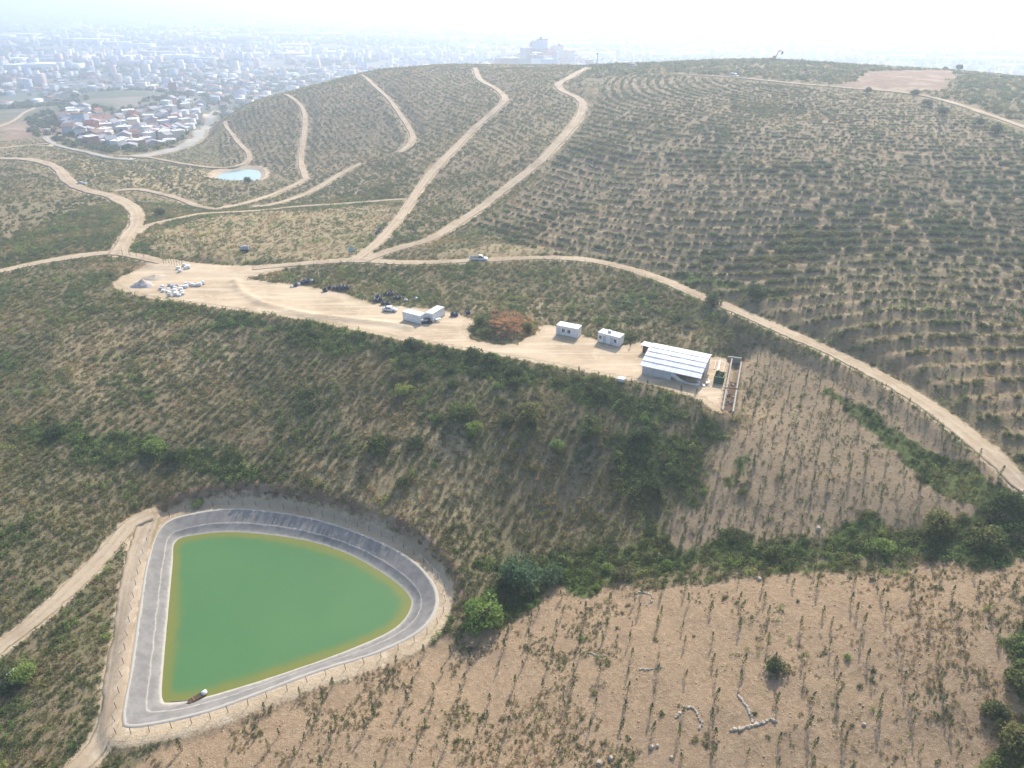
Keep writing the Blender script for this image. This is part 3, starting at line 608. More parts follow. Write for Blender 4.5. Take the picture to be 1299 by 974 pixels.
# ---- shrubs: all spots first; the 300 that show largest become things, the rest one mass per place
SH = []                                                               # x, y, radius, place
def add_sh(x, y, r, place): SH.extend(zip(x, y, r, [place] * len(x)))
x, y = cand(hill_poly.min(0), hill_poly.max(0), 0.9); sdx = Field(sdh)(x, y); rw_ = np.hypot(x - HC[0], y - HC[1]) + 2.0 * vnoise(x, y, 60, 9); pp = (rw_ / ROWS) % 1.0; pp = np.minimum(pp, 1 - pp)
big = patch(x, y, 30, 120); k = (sdx < -1) & free(x, y, 1.0) & (pp < .13 + .12 * (big > .72)) & (rng.random(len(x)) < .8 + .3 * big); k &= seen(x, y, H(x, y))
x, y, big = x[k], y[k], big[k]
lush = Field(mx(soft([(860, 345), (1000, 380), (1100, 330), (1299, 300), (1450, 300), (1450, 200), (1250, 190), (1080, 230), (960, 300)], 10, 14, 30, 130), soft([(760, 190), (920, 195), (1080, 215), (1080, 235), (900, 215), (760, 205)], 4, 5, 20, 132)))(x, y)
add_sh(x, y, (0.55 + .45 * rng.random(len(x))) * (0.85 + .45 * big) * (1 + .75 * lush * rng.random(len(x))), 'hill')
mid_poly = poly([(282, 212), (275, 180), (295, 152), (370, 116), (460, 92), (600, 84), (742, 84), (735, 150), (690, 215), (600, 280), (490, 318), (470, 300), (520, 250), (440, 255), (395, 240), (340, 215)], H)
x, y = cand(mid_poly.min(0), mid_poly.max(0), 0.42); k = (sd_poly(x, y, mid_poly) < 0) & free(x, y, 1.5); ph_ = ((x * .92 + y * .38) / 3.9 + .5 * vnoise(x, y, 40, 140) + .1 * vnoise(x, y, 7, 141)) % 1.0
k &= (np.abs(ph_ - .5) < .24) & (rng.random(len(x)) < .5 + .5 * patch(x, y, 30, 142)); x, y = x[k], y[k]
add_sh(x, y, .5 + .75 * rng.random(len(x)) ** 1.5, 'mid')
back_poly = poly([(745, 100), (745, 84), (860, 79), (980, 76), (1100, 84), (1299, 99), (1400, 108), (1400, 180), (1250, 140), (1150, 116), (860, 92)], H)
x, y = cand(back_poly.min(0), back_poly.max(0), .06); k = (sd_poly(x, y, back_poly) < 2) & free(x, y, 2) & (Field(M_red)(x, y) < .2); x, y = x[k], y[k]; add_sh(x, y, .9 + 1.3 * rng.random(len(x)), 'crest')
left_poly = poly([(-60, 215), (20, 212), (60, 225), (90, 240), (150, 255), (165, 275), (150, 300), (120, 318), (0, 338), (-60, 350)], H)
x, y = cand(left_poly.min(0), left_poly.max(0), .4); k = (sd_poly(x, y, left_poly) < 0) & free(x, y, 1.5) & (rng.random(len(x)) < patch(x, y, 18, 150) ** 1.5); x, y = x[k], y[k]; add_sh(x, y, .5 + .8 * rng.random(len(x)) ** 2, 'lefthill')
val_poly = poly([(60, 188), (170, 205), (280, 216), (265, 235), (340, 235), (380, 235), (430, 215), (510, 195), (525, 220), (500, 252), (300, 262), (175, 240), (100, 232), (80, 215)], H)
x, y = cand(val_poly.min(0), val_poly.max(0), .12); k = (sd_poly(x, y, val_poly) < 0) & free(x, y, 1.5); x, y = x[k], y[k]; add_sh(x, y, .5 + .9 * rng.random(len(x)) ** 2, 'valley')
cut_poly = poly([(345, 344), (460, 336), (610, 336), (760, 338), (850, 365), (950, 410), (940, 448), (830, 432), (700, 410), (600, 400), (480, 380)], H)
x, y = cand(cut_poly.min(0), cut_poly.max(0), .22); k = (sd_poly(x, y, cut_poly) < -1) & free(x, y, 1.2) & (rng.random(len(x)) < .3 + .6 * patch(x, y, 12, 160)); x, y = x[k], y[k]; add_sh(x, y, .5 + .6 * rng.random(len(x)), 'cut')
x, y = cand((-120, 60), (120, 180), .5); ge = F_green(x, y); k = free(x, y, 1.0) & (ge > .45) & (rng.random(len(x)) < .55 * patch(x, y, 6, 180) * 1.6) & (F_soil(x, y) < .4); x, y = x[k], y[k]; add_sh(x, y, .55 + .75 * rng.random(len(x)) ** 2, 'green')
slope_poly = poly([(250, 430), (450, 460), (700, 505), (880, 550), (900, 690), (760, 690), (640, 700), (520, 650), (430, 620), (300, 605), (150, 600), (0, 540), (0, 400)], H)
x, y = cand(slope_poly.min(0), slope_poly.max(0), .12); k = (sd_poly(x, y, slope_poly) < 0) & free(x, y, 1) & (rng.random(len(x)) < patch(x, y, 14, 170) ** 1.3); x, y = x[k], y[k]; add_sh(x, y, .45 + .6 * rng.random(len(x)), 'slope')
x, y = cand((15, 55), (125, 110), .02); k = (F_soil(x, y) > .5) & (rng.random(len(x)) < .8); x, y = x[k], y[k]; add_sh(x, y, .3 + .45 * rng.random(len(x)), 'field')
sx, sy, sr = (np.array([q[i] for q in SH]) for i in range(3)); sz = H(sx, sy); spl = np.array([q[3] for q in SH]); app = sr / tdepth(sx, sy, sz)
pu = W0 / 2 + FPX * sx / tdepth(sx, sy, sz); pv_ = H0 / 2 - FPX * (sy * SP + (sz - CAMZ) * CP) / tdepth(sx, sy, sz)
inview = (pu > 0) & (pu < W0) & (pv_ > 0) & (pv_ < H0)
order = np.argsort(-np.where(inview, app, 0)); top = order[:300]; istop = np.zeros(len(sx), bool); istop[top] = True
PL_LAB = {'hill': 'shrub in the terraced planting on the big right hill', 'mid': 'shrub in the planting between the hill tracks', 'crest': 'shrub on the crest of the right hill', 'lefthill': 'shrub on the left hillside above the road',
          'valley': 'shrub in the dry valley by the small pond', 'cut': 'shrub on the slope between the yard and the road', 'green': 'shrub in the dense green strip', 'slope': 'shrub on the scrubby slope above the pond', 'field': 'shrub in the bare tan field'}
SHN = ('mid green leafy', 'dark green leafy', 'thick mid green', 'dull olive green')
shc = [crown_mesh('foliage', 170 + k, ('leaf_mid', 'leaf_dark', 'leaf_mid', 'leaf_olive')[k], 420, .19, 8, .45) for k in range(4)]
shs = stem('stem', 180, .7, .05, 4, .3)
for i in top:
    k = int(rng.integers(0, 4)); place = spl[i]
    if place == 'green':
        u_, v_ = pu[i], pv_[i]; wh = 'in the green gully beside the bare tan field' if v_ > 640 and u_ > 560 else ('on the green bank just below the dirt yard' if v_ < 560 and u_ > 100 and not (u_ < 350 and v_ > 500) else 'in the green hedge line crossing the left field' if u_ < 400 else 'on the green slope below the shed')
        lab = f'{SHN[k]} shrub {wh}'
    else: lab = f'{SHN[k]} {PL_LAB[place]}'
    if place == 'hill':
        u_, v_ = pu[i], pv_[i]
        lab = f'{"large" if sr[i] > 1.35 else "small"} {SHN[k]} hill shrub ' + ('close above the dirt road, ' if v_ > 430 else 'on the middle terraces, ' if v_ > 330 else 'high on the terraces, ') + ('near the right edge' if u_ > 1180 else 'above the road bend' if u_ > 1000 else 'behind the shed')
    o = bpy.data.objects.new('shrub', None); link(o); o.location = (sx[i], sy[i], sz[i] - .05); o.rotation_euler = (0, 0, rng.random() * 6.28); o.scale = (sr[i], sr[i], sr[i] * (.8 + .4 * rng.random())); o.empty_display_size = .3
    tag(o, lab, 'shrub', 'shrubs: ' + lab)
    link(bpy.data.objects.new('foliage', shc[k]), o); link(bpy.data.objects.new('stem', shs), o)
for place, nm, lab, ms in (('hill', 'hill_shrub_rows', 'rows of shrubs planted along the terraces of the right hill', shr), ('mid', 'slope_shrub_rows', 'planted shrubs covering the slopes between the hill tracks', shr_o), ('crest', 'crest_shrubs', 'dark shrubs along the hill crest', shr),
        ('lefthill', 'left_hill_shrubs', 'shrubs on the left hillside', shr_o), ('valley', 'valley_shrubs', 'scattered shrubs in the dry valley', shr_o), ('cut', 'bank_shrubs', 'small shrubs on the slope behind the yard', shr_o), ('green', 'thicket', 'thicket of small shrubs in the green strips', shr), ('slope', 'slope_shrubs', 'small shrubs on the scrubby slope', shr_o), ('field', 'field_shrubs', 'low shrubs in the bare field', shr)):
    k = (spl == place) & ~istop
    if k.sum(): scatter(nm, lab, np.c_[sx, sy, sz - .05][k], sr[k], ms)

# ---- bigger bushes and trees that stand out one by one
BIG = [(588, 528, 3.0, 'leaf_mid', 'round dark green bush on the slope left of three others'), (600, 548, 1.9, 'leaf_bright', 'bright green bush below the round dark one'), (672, 530, 3.0, 'leaf_mid', 'wide green bush in the middle of the slope below the yard'), (643, 536, 1.6, 'leaf_dark', 'small dark bush left of the wide slope bush'),
    (747, 546, 3.0, 'leaf_mid', 'solitary round bush on the bare purple slope'), (478, 568, 2.6, 'leaf_mid', 'lone dark bush in the scrub above the pond'), (815, 556, 2.3, 'leaf_dark', 'dark bush on the slope below the white shed'), (828, 622, 2.2, 'leaf_dark', 'dark bush low on the slope under the shed'),
    (512, 500, 2.0, 'leaf_bright', 'bright green bush under the yard edge'), (614, 790, 3.6, 'leaf_bright', 'large bright green bush at the right end of the pond'), (660, 742, 3.8, 'leaf_blue', 'large blue green tree at the mouth of the gully'), (700, 738, 2.2, 'leaf_blue', 'blue green bush right of the large gully tree'),
    (35, 862, 2.0, 'leaf_bright', 'bright green tree beside the white pipe at lower left'), (12, 868, 1.8, 'leaf_dark', 'dark low bush around the white pipe'), (315, 232, 2.6, 'leaf_dark', 'lone dark tree at the edge of the small turquoise pond'), (203, 274, 2.6, 'leaf_dark', 'dark tree cluster where the valley tracks meet'),
    (1285, 940, 2.0, 'leaf_mid', 'rounded green bush at the right edge near the bottom'), (1262, 905, 1.5, 'leaf_dark', 'dark bush left of the right edge bushes'), (1292, 870, 1.8, 'leaf_mid', 'green bush at the right edge above the lowest one'), (985, 850, 1.5, 'leaf_dark', 'low spreading dark bush in the bare field'), (1075, 835, .6, 'leaf_bright', 'small bright round bush in the bare field'),
    (195, 575, 2.4, 'leaf_bright', 'bright green bush in the hedge across the left field'), (225, 582, 2.2, 'leaf_dark', 'dark bush right of the bright hedge bush'), (250, 640, 1.2, 'leaf_bright', 'small bright bush by the track corner above the pond'), (70, 552, 2.0, 'leaf_dark', 'dark bush at the left hedge end'),
    (1175, 135, 2.6, 'leaf_dark', 'first dark tree below the crest road'), (1195, 146, 2.8, 'leaf_dark', 'second dark tree below the crest road'), (1240, 160, 3.0, 'leaf_dark', 'broad dark tree below the crest road'), (1262, 170, 3.0, 'leaf_dark', 'dark tree rightmost below the crest road'), (1160, 122, 2.4, 'leaf_dark', 'dark tree touching the crest road'), (1100, 119, 2.4, 'leaf_dark', 'dark tree left of the red bare patch'),
    (1217, 85, 3.0, 'leaf_dark', 'dark tree standing up on the skyline at right'), (1200, 85, 1.8, 'leaf_dark', 'small skyline bush at right'), (1250, 690, 2.4, 'leaf_mid', 'green bush in the gully near the right edge'), (1190, 672, 2.6, 'leaf_mid', 'spreading green bush in the upper gully'), (1280, 640, 2.0, 'leaf_dark', 'dark bush beside the road bend at right'),
    (905, 385, 2.4, 'leaf_dark', 'dark bush above the road behind the shed'), (960, 375, 2.6, 'leaf_dark', 'broad dark bush above the road bend'), (610, 412, 2.2, 'leaf_mid', 'green bush at the left side of the rusty mound'), (668, 418, 1.4, 'leaf_mid', 'small green bush at the right side of the rusty mound')]
for k, (u, v, r, mt, lab) in enumerate(BIG):
    r *= 1.3 if v > 300 else 1.1
    p = G(u, v); rg = np.random.default_rng(400 + k); o = bpy.data.objects.new('tree' if 'tree' in lab else 'bush', None); link(o); o.location = (p[0], p[1], p[2] - .1)
    kind = 'tree' if 'tree' in lab else 'bush'; tag(o, lab, kind)
    VF = leaf_cloud(rg, 1500 if r > 1.4 else 500, .13 if r > 2.5 else .16, 13, .40, .9, .25, .6); V = VF[0] * (r, r, r * 1.05); V[:, 2] += .25 * r if kind == 'tree' else 0
    link(bpy.data.objects.new('crown', fast_mesh('crown', V, VF[1], mt)), o); s = stem_mesh(rg, r * 1.0, .06 * r, 6, r * .5); link(bpy.data.objects.new('trunk', fast_mesh('trunk', s[0], s[1], 'bark')), o)

# loose bushes on the slope below the yard and in the gully
bsm = [crown_mesh('crown', 700 + i, ('leaf_mid', 'leaf_bright', 'leaf_dark', 'leaf_mid', 'leaf_olive')[i], 900, .15, 11, .42, .9) for i in range(5)]; bst = stem('trunk', 720, .9, .05, 6, .5)
for i in range(1200):
    if i == 0: nb_ = 0
    q = np.array([-60 + 150 * rng.random(), 85 + 95 * rng.random()]); u, v = project(np.array([q[0], q[1], float(H(*q))]))
    zone = 'slope' if 380 < v < 640 and 280 < u < 915 and rng.random() < (.9 if float(F_green(*q)) > .3 else .12) else 'gully' if v > 640 and 620 < u < 1299 and float(F_green(*q)) > .5 else None
    if zone is None or not free(*q, 1.5) or float(F_soil(*q)) > .3 or nb_ >= 130: continue
    nb_ += 1; k = int(rng.integers(0, 5)); s = 1.0 + 1.5 * rng.random() ** 2
    tone = ('fresh green', 'bright green', 'dark green', 'mid green', 'olive')[k]; wh = ('below the left part of the yard' if u < 480 else 'below the containers and mound' if u < 690 else 'below the cabins and shed') if zone == 'slope' else ('near the pond end of the gully' if u < 800 else 'halfway along the gully' if u < 1050 else 'at the right end of the gully')
    lab = f'{"large" if s > 1.6 else "low"} {tone} bush on the slope {wh}' if zone == 'slope' else f'{"large" if s > 1.6 else "low"} {tone} bush {wh}'
    o = bpy.data.objects.new('bush', None); link(o); o.location = (q[0], q[1], float(H(*q)) - .1); o.rotation_euler = (0, 0, rng.random() * 6.28); o.scale = (s, s * (.8 + .4 * rng.random()), s * (.8 + .4 * rng.random())); tag(o, lab, 'bush', 'bushes: ' + lab)
    link(bpy.data.objects.new('crown', bsm[k]), o); link(bpy.data.objects.new('trunk', bst), o)

# ---- saplings in rows
sapc = [mesh_of('crown', cone_crown(np.random.default_rng(190 + k), 130, .18, 2.2, .46, .2), ('leaf_mid', 'leaf_dark', 'leaf_dark', 'leaf_olive')[k]) for k in range(4)]
saps = [stem('trunk', 195, 1.5, .035, 3, .2)]
sapall = []
for k in range(4):                                                    # joined trunk and crown, for the far mass only
    v0, f0 = cone_crown(np.random.default_rng(190 + k), 60, .2, 2.0, .36, .3); v1, f1 = stem_mesh(np.random.default_rng(7), 1.5, .035, 0, .2)
    sapall.append(fast_mesh('far_sapling', np.vstack([v0, v1]), np.vstack([f0, np.array(f1) + len(v0)]), ('leaf_mid', 'leaf_dark', 'leaf_mid', 'leaf_olive')[k]))
SAP = []
p0, p1 = G(778, 745)[:2], G(748, 950)[:2]; rdir = (p0 - p1) / np.linalg.norm(p0 - p1); rn = np.array([rdir[1], -rdir[0]]); org = p1
for i in range(-14, 24):
    for j in range(-10, 28):
        p = org + rn * (i * 4.3 + .25 * rng.normal()) + rdir * (j * 3.2 + .4 * rng.normal())
        if float(F_soil(*p)) > .5 and free(*p) and rng.random() < .86: SAP.append((p[0], p[1], .75 + .5 * rng.random(), 'fore', i))
g0, g1 = G(1000, 500)[:2], G(960, 640)[:2]; gd = (g0 - g1) / np.linalg.norm(g0 - g1); gn = np.array([gd[1], -gd[0]])
for i in range(-16, 30):
    for j in range(-9, 30):
        p = g1 + gn * (i * 2.9 + .25 * rng.normal()) + gd * (j * 2.6 + .4 * rng.normal())
        if float(F_grey(*p)) > .4 and float(F_green(*p)) < .6 and free(*p) and rng.random() < .85: SAP.append((p[0], p[1], .7 + .5 * rng.random(), 'grey', i))
line = road_lines[2][2]; T = np.gradient(line, axis=0); T /= np.linalg.norm(T, axis=1)[:, None]
for i in range(30, len(line) - 5, 5):
    p = line[i] + np.array([T[i, 1], -T[i, 0]]) * 3.3
    if sd_poly(np.array([p[0]]), np.array([p[1]]), yard)[0] > 2: SAP.append((p[0], p[1], .45 + .3 * rng.random(), 'road', 0))
for u, v in [(185 + 6.5 * i + 2 * math.sin(i), 306 - 0.2 * i + (i % 2) * 4) for i in range(16)]: p = G(u, v); SAP.append((p[0], p[1], 1.0 + .3 * rng.random(), 'corner', 0))
for u, v in [(156 + 9 * i, 324 + 1.2 * i) for i in range(4)] + [(208 + 3.4 * i, 335 + .4 * i) for i in range(8)]: p = G(u, v); SAP.append((p[0], p[1], .85 + .3 * rng.random(), 'yardcorner', 0))
for u, v in [(735 + 21 * i + 4 * math.sin(i * 2.3), 478 + 4.1 * i) for i in range(8)]: p = G(u, v); SAP.append((p[0], p[1], 1.0 + .3 * rng.random(), 'edge', 0))
qx, qy, qr = (np.array([q[i] for q in SAP]) for i in range(3)); qz = H(qx, qy); td = tdepth(qx, qy, qz); uu = W0 / 2 + FPX * qx / td; vv = H0 / 2 - FPX * (qy * SP + (qz - CAMZ) * CP) / td
vis = (uu > -4) & (uu < W0 + 4) & (vv > 0) & (vv < H0 + 4); order = np.argsort(-np.where(vis, qr / td, 0)); qtop = set(order[:300].tolist())
rows_f = sorted({SAP[i][4] for i in qtop if SAP[i][3] == 'fore'}); rows_g = sorted({SAP[i][4] for i in qtop if SAP[i][3] == 'grey'})
ORD = ['first', 'second', 'third', 'fourth', 'fifth', 'sixth', 'seventh', 'eighth', 'ninth', 'tenth', 'eleventh', 'twelfth', 'thirteenth', 'fourteenth', 'fifteenth', 'sixteenth', 'seventeenth', 'eighteenth', 'nineteenth', 'twentieth'] + ['twenty-' + q for q in ('first', 'second', 'third', 'fourth', 'fifth', 'sixth', 'seventh', 'eighth', 'ninth')] + ['thirtieth'] + ['thirty-' + q for q in ('first', 'second', 'third', 'fourth', 'fifth', 'sixth', 'seventh', 'eighth', 'ninth')]
for i in sorted(qtop):
    kd = SAP[i][3]
    lab = {'fore': lambda: f'slender sapling in the {ORD[rows_f.index(SAP[i][4])]} row from the left, bare tan field', 'grey': lambda: f'young sapling in the {ORD[min(rows_g.index(SAP[i][4]), len(ORD) - 1)]} row from the left, greyish field',
           'road': lambda: 'sapling planted along the near edge of the long dirt road', 'corner': lambda: 'upright dark sapling in the row above the road junction', 'yardcorner': lambda: 'thin sapling at the far left corner of the dirt yard', 'edge': lambda: 'sapling on the yard edge in front of the white shed'}[kd]()
    o = bpy.data.objects.new('sapling', None); link(o); o.location = (qx[i], qy[i], qz[i]); s = qr[i]; o.scale = (s, s, s * (.9 + .3 * rng.random())); o.rotation_euler = (.08 * rng.normal(), .08 * rng.normal(), rng.random() * 6.28)
    tag(o, lab, 'sapling', 'saplings: ' + lab)
    link(bpy.data.objects.new('crown', sapc[int(rng.integers(0, 4))]), o); link(bpy.data.objects.new('trunk', saps[0]), o)
k = np.array([i not in qtop for i in range(len(SAP))])
if k.sum(): scatter('distant_saplings', 'further saplings of the planted rows', np.c_[qx, qy, qz][k], qr[k], sapall, 1.05)
# ---------------------------------------------------------------- things: builders
for nm, c, ro, sp in (('white_paint', (0.72, 0.73, 0.74), .45, .4), ('white_sheet', (0.70, 0.71, 0.72), .55, .3), ('sheet_seam', (0.58, 0.59, 0.61), .6, .3), ('grey_wall', (0.50, 0.52, 0.55), .7, .2), ('dark', (0.035, 0.037, 0.042), .7, .2), ('black_pipe', (0.03, 0.032, 0.045), .5, .4),
        ('navy_pipe', (0.04, 0.055, 0.11), .5, .4), ('tyre', (0.025, 0.025, 0.027), .85, .2), ('rim', (0.42, 0.43, 0.45), .4, .5), ('glass', (0.03, 0.04, 0.05), .12, .6), ('lamp_clear', (0.75, 0.76, 0.72), .2, .6), ('lamp_red', (0.35, 0.03, 0.02), .3, .5), ('concrete', (0.36, 0.34, 0.30), .9, .1),
        ('pale_stone', (0.44, 0.37, 0.29), .9, .1), ('white_stone', (0.54, 0.48, 0.39), .9, .1), ('wood', (0.25, 0.16, 0.10), .85, .1), ('dark_wood', (0.13, 0.085, 0.06), .85, .1), ('green_metal', (0.03, 0.105, 0.05), .55, .3), ('rusty', (0.33, 0.14, 0.08), .85, .1), ('steel', (0.33, 0.34, 0.36), .5, .4),
        ('gravel', (0.43, 0.39, 0.37), .95, .1), ('orange_paint', (0.42, 0.20, 0.06), .5, .3), ('teal_tarp', (0.16, 0.36, 0.33), .6, .3), ('red_cloth', (0.42, 0.10, 0.09), .8, .1), ('skin', (0.45, 0.29, 0.21), .6, .3), ('navy_cloth', (0.03, 0.035, 0.06), .9, .1), ('maroon_cloth', (0.15, 0.06, 0.06), .9, .1),
        ('cream_wall', (0.62, 0.57, 0.48), .9, .1), ('white_wall', (0.72, 0.71, 0.69), .9, .1), ('blue_wall', (0.40, 0.46, 0.55), .9, .1), ('pink_wall', (0.56, 0.43, 0.38), .9, .1), ('brick_wall', (0.38, 0.22, 0.16), .9, .1), ('red_roof', (0.33, 0.14, 0.09), .9, .1), ('grey_roof', (0.36, 0.36, 0.38), .8, .1), ('white_roof', (0.78, 0.78, 0.78), .6, .2), ('brown_roof', (0.27, 0.19, 0.15), .9, .1)):
    simple(nm, c, ro, sp, .10, 1.5)

class MB:
    def __init__(s): s.v = []; s.f = []
    def box(s, c, d, rz=0.0, top=(1, 1), tilt=None):
        """box round c with size d; top scales the upper face"""
        k = len(s.v); M = Matrix.Rotation(rz, 3, 'Z')
        if tilt: M = Euler(tilt).to_matrix()
        for z in (-.5, .5):
            q = top if z > 0 else (1, 1)
            for x_, y_ in ((-.5, -.5), (.5, -.5), (.5, .5), (-.5, .5)): s.v.append(Vector(c) + M @ Vector((x_ * d[0] * q[0], y_ * d[1] * q[1], z * d[2])))
        s.f += [tuple(k + i for i in q) for q in ((0, 3, 2, 1), (4, 5, 6, 7), (0, 1, 5, 4), (1, 2, 6, 5), (2, 3, 7, 6), (3, 0, 4, 7))]; return s
    def tube(s, p, q, r0, r1=None, n=10, cap=True):
        p, q = Vector(p), Vector(q); r1 = r0 if r1 is None else r1; d = (q - p).normalized(); x_ = d.orthogonal().normalized(); y_ = d.cross(x_); k = len(s.v)
        for c, r_ in ((p, r0), (q, r1)):
            for i in range(n): a = 6.28319 * i / n; s.v.append(c + (x_ * math.cos(a) + y_ * math.sin(a)) * r_)
        s.f += [(k + i, k + (i + 1) % n, k + n + (i + 1) % n, k + n + i) for i in range(n)]
        if cap: s.f += [tuple(k + i for i in range(n))[::-1], tuple(k + n + i for i in range(n))]
        return s
    def prism(s, prof, y0, y1, inset=None):
        """profile in x, z drawn across y0 to y1; inset gives a y shift per point for tumblehome"""
        k = len(s.v); n = len(prof); ins = inset or [0] * n
        for y_, sg in ((y0, 1), (y1, -1)):
            for (a, b), i in zip(prof, ins): s.v.append(Vector((a, y_ + sg * i, b)))
        s.f += [(k + i, k + (i + 1) % n, k + n + (i + 1) % n, k + n + i) for i in range(n)]; s.f += [tuple(k + i for i in range(n))[::-1], tuple(k + n + i for i in range(n))]; return s
    def torus(s, c, R_, r, n=18, m_=7):
        k = len(s.v)
        for i in range(n):
            a = 6.28319 * i / n
            for j in range(m_): b = 6.28319 * j / m_; s.v.append(Vector(c) + Vector(((R_ + r * math.cos(b)) * math.cos(a), (R_ + r * math.cos(b)) * math.sin(a), r * math.sin(b))))
        s.f += [(k + i * m_ + j, k + ((i + 1) % n) * m_ + j, k + ((i + 1) % n) * m_ + (j + 1) % m_, k + i * m_ + (j + 1) % m_) for i in range(n) for j in range(m_)]; return s
    def build(s, name, mat, parent=None, bevel=0, smooth=False):
        o = raw(name, s.v, s.f, mat, parent, smooth)
        bm = bmesh.new(); bm.from_mesh(o.data); bmesh.ops.recalc_face_normals(bm, faces=bm.faces)
        if bevel: bmesh.ops.bevel(bm, geom=list(bm.edges), offset=bevel, segments=2, affect='EDGES', clamp_overlap=True)
        bm.to_mesh(o.data); bm.free(); return o
def thing(name, label, cat, loc, rz=0.0, group=None):
    o = bpy.data.objects.new(name, None); link(o); o.location = tuple(map(float, loc)); o.rotation_euler = (0, 0, rz); o.empty_display_size = .5
    return tag(o, label, cat, group)
def ang(p, q): return math.atan2(q[1] - p[1], q[0] - p[0])
def mid(*a): return sum(np.array(q) for q in a) / len(a)

# ---- long white shed
A, B = G(814, 474), G(885.5, 490); L = float(np.hypot(*(B - A)[:2])); shed = thing('storage_shed', 'long white arched shed with sagging front curtain at the right end of the yard', 'shed', A, ang(A, B))
prof = [(-.55, 2.45), (1.2, 3.05), (2.9, 3.62), (4.6, 4.12), (6.3, 4.5), (7.9, 4.6), (9.6, 4.05), (11.0, 3.2)]
for i in range(len(prof) - 1):
    (y0, z0), (y1, z1) = prof[i], prof[i + 1]; b = MB()
    nseg = 12; up = .02
    for j in range(nseg):
        xa, xb = -.5 + (L + 1) * j / nseg, -.5 + (L + 1) * (j + 1) / nseg; sag = .05 * math.sin(j * 1.7 + i)
        k = len(b.v); b.v += [Vector((xa, y0 - .12, z0 + up * 0 + sag * .5)), Vector((xb - .02, y0 - .12, z0 + .03 * math.sin(j + 1.0))), Vector((xb - .02, y1, z1 + up)), Vector((xa, y1, z1 + up + sag * .5)), Vector((xa, y0 - .12, z0 - .1)), Vector((xb - .02, y0 - .12, z0 - .1)), Vector((xb - .02, y1, z1)), Vector((xa, y1, z1))]
        b.f += [tuple(k + q for q in w_) for w_ in ((0, 1, 2, 3), (7, 6, 5, 4), (0, 4, 5, 1), (3, 2, 6, 7), (1, 5, 6, 2), (0, 3, 7, 4))]
    b.build('roof_panel', 'white_sheet', shed)
    MB().tube((-.5, y0 - .12, z0 + .03), (L + .5, y0 - .12, z0 + .02), .06, n=8).build('roof_seam', 'sheet_seam', shed)
for i in range(6):
    x_ = .1 + (L - .2) * i / 5; fr = MB()
    fr.tube((x_, .1, 0), (x_, .1, 2.5), .06); fr.tube((x_, 10.3, 0), (x_, 10.3, 3.3), .06)
    for (y0, z0), (y1, z1) in zip(prof[:-1], prof[1:]): fr.tube((x_, y0 + .5 if y0 < 0 else y0, z0 - .18), (x_, y1, z1 - .15), .05)
    fr.build('frame', 'steel', shed)
wl = MB(); n = 14
for j in range(n):
    xa, xb = L * .52 * j / n, L * .52 * (j + 1) / n; wl.box(((xa + xb) / 2, .06 + .05 * (j % 2), 1.22), (xb - xa, .04, 2.4))
wl.build('front_sheet', 'grey_wall', shed)
cu = MB(); n = 20                                                     # the sagging curtain hanging from the eave
for j in range(n):
    f0, f1 = j / n, (j + 1) / n
    zt = lambda f: 2.35 - 1.7 * math.sin(min(1, f * 1.25) * math.pi / 2) ** 1.3 + .15 * max(0, f - .8); xa, xb = L * (.52 + .47 * f0), L * (.52 + .47 * f1); yo = lambda f: -.15 - .55 * math.sin(f * math.pi)
    k = len(cu.v); cu.v += [Vector((xa, yo(f0), zt(f0))), Vector((xb, yo(f1), zt(f1))), Vector((xb, yo(f1) * .3, max(0.02, zt(f1) - .9))), Vector((xa, yo(f0) * .3, max(.02, zt(f0) - 1.6)))]; cu.f.append((k, k + 1, k + 2, k + 3))
o = cu.build('curtain', 'white_sheet', shed); md = o.modifiers.new('thick', 'SOLIDIFY'); md.thickness = .03
MB().box((L / 2, 10.35, 1.6), (L, .06, 3.2)).build('back_sheet', 'grey_wall', shed)
MB().prism([(.2, 0), (.2, 2.4), (4.6, 4.0), (7.9, 4.45), (10.2, 3.3), (10.2, 0)], -.02, .02).build('end_sheet', 'grey_wall', shed).rotation_euler = (0, 0, R(90))
e2 = MB().prism([(5.2, 0), (5.2, 4.15), (7.9, 4.45), (10.2, 3.3), (10.2, 0)], -.02, .02).build('end_sheet', 'grey_wall', shed); e2.rotation_euler = (0, 0, R(90)); e2.location = (L, 0, 0)
st_ = thing('stacked_crates', 'dark crates standing inside the open front of the white shed', 'crates', A + np.array([0, 0, 0.0]), ang(A, B))
for i in range(5): MB().box((L * .6 + i * 1.1, 4.2 + .4 * (i % 2), .5 + .1 * (i % 2)), (1.0, 1.2, 1.0 + .2 * (i % 2))).build('crate', 'dark_wood', st_, .03)

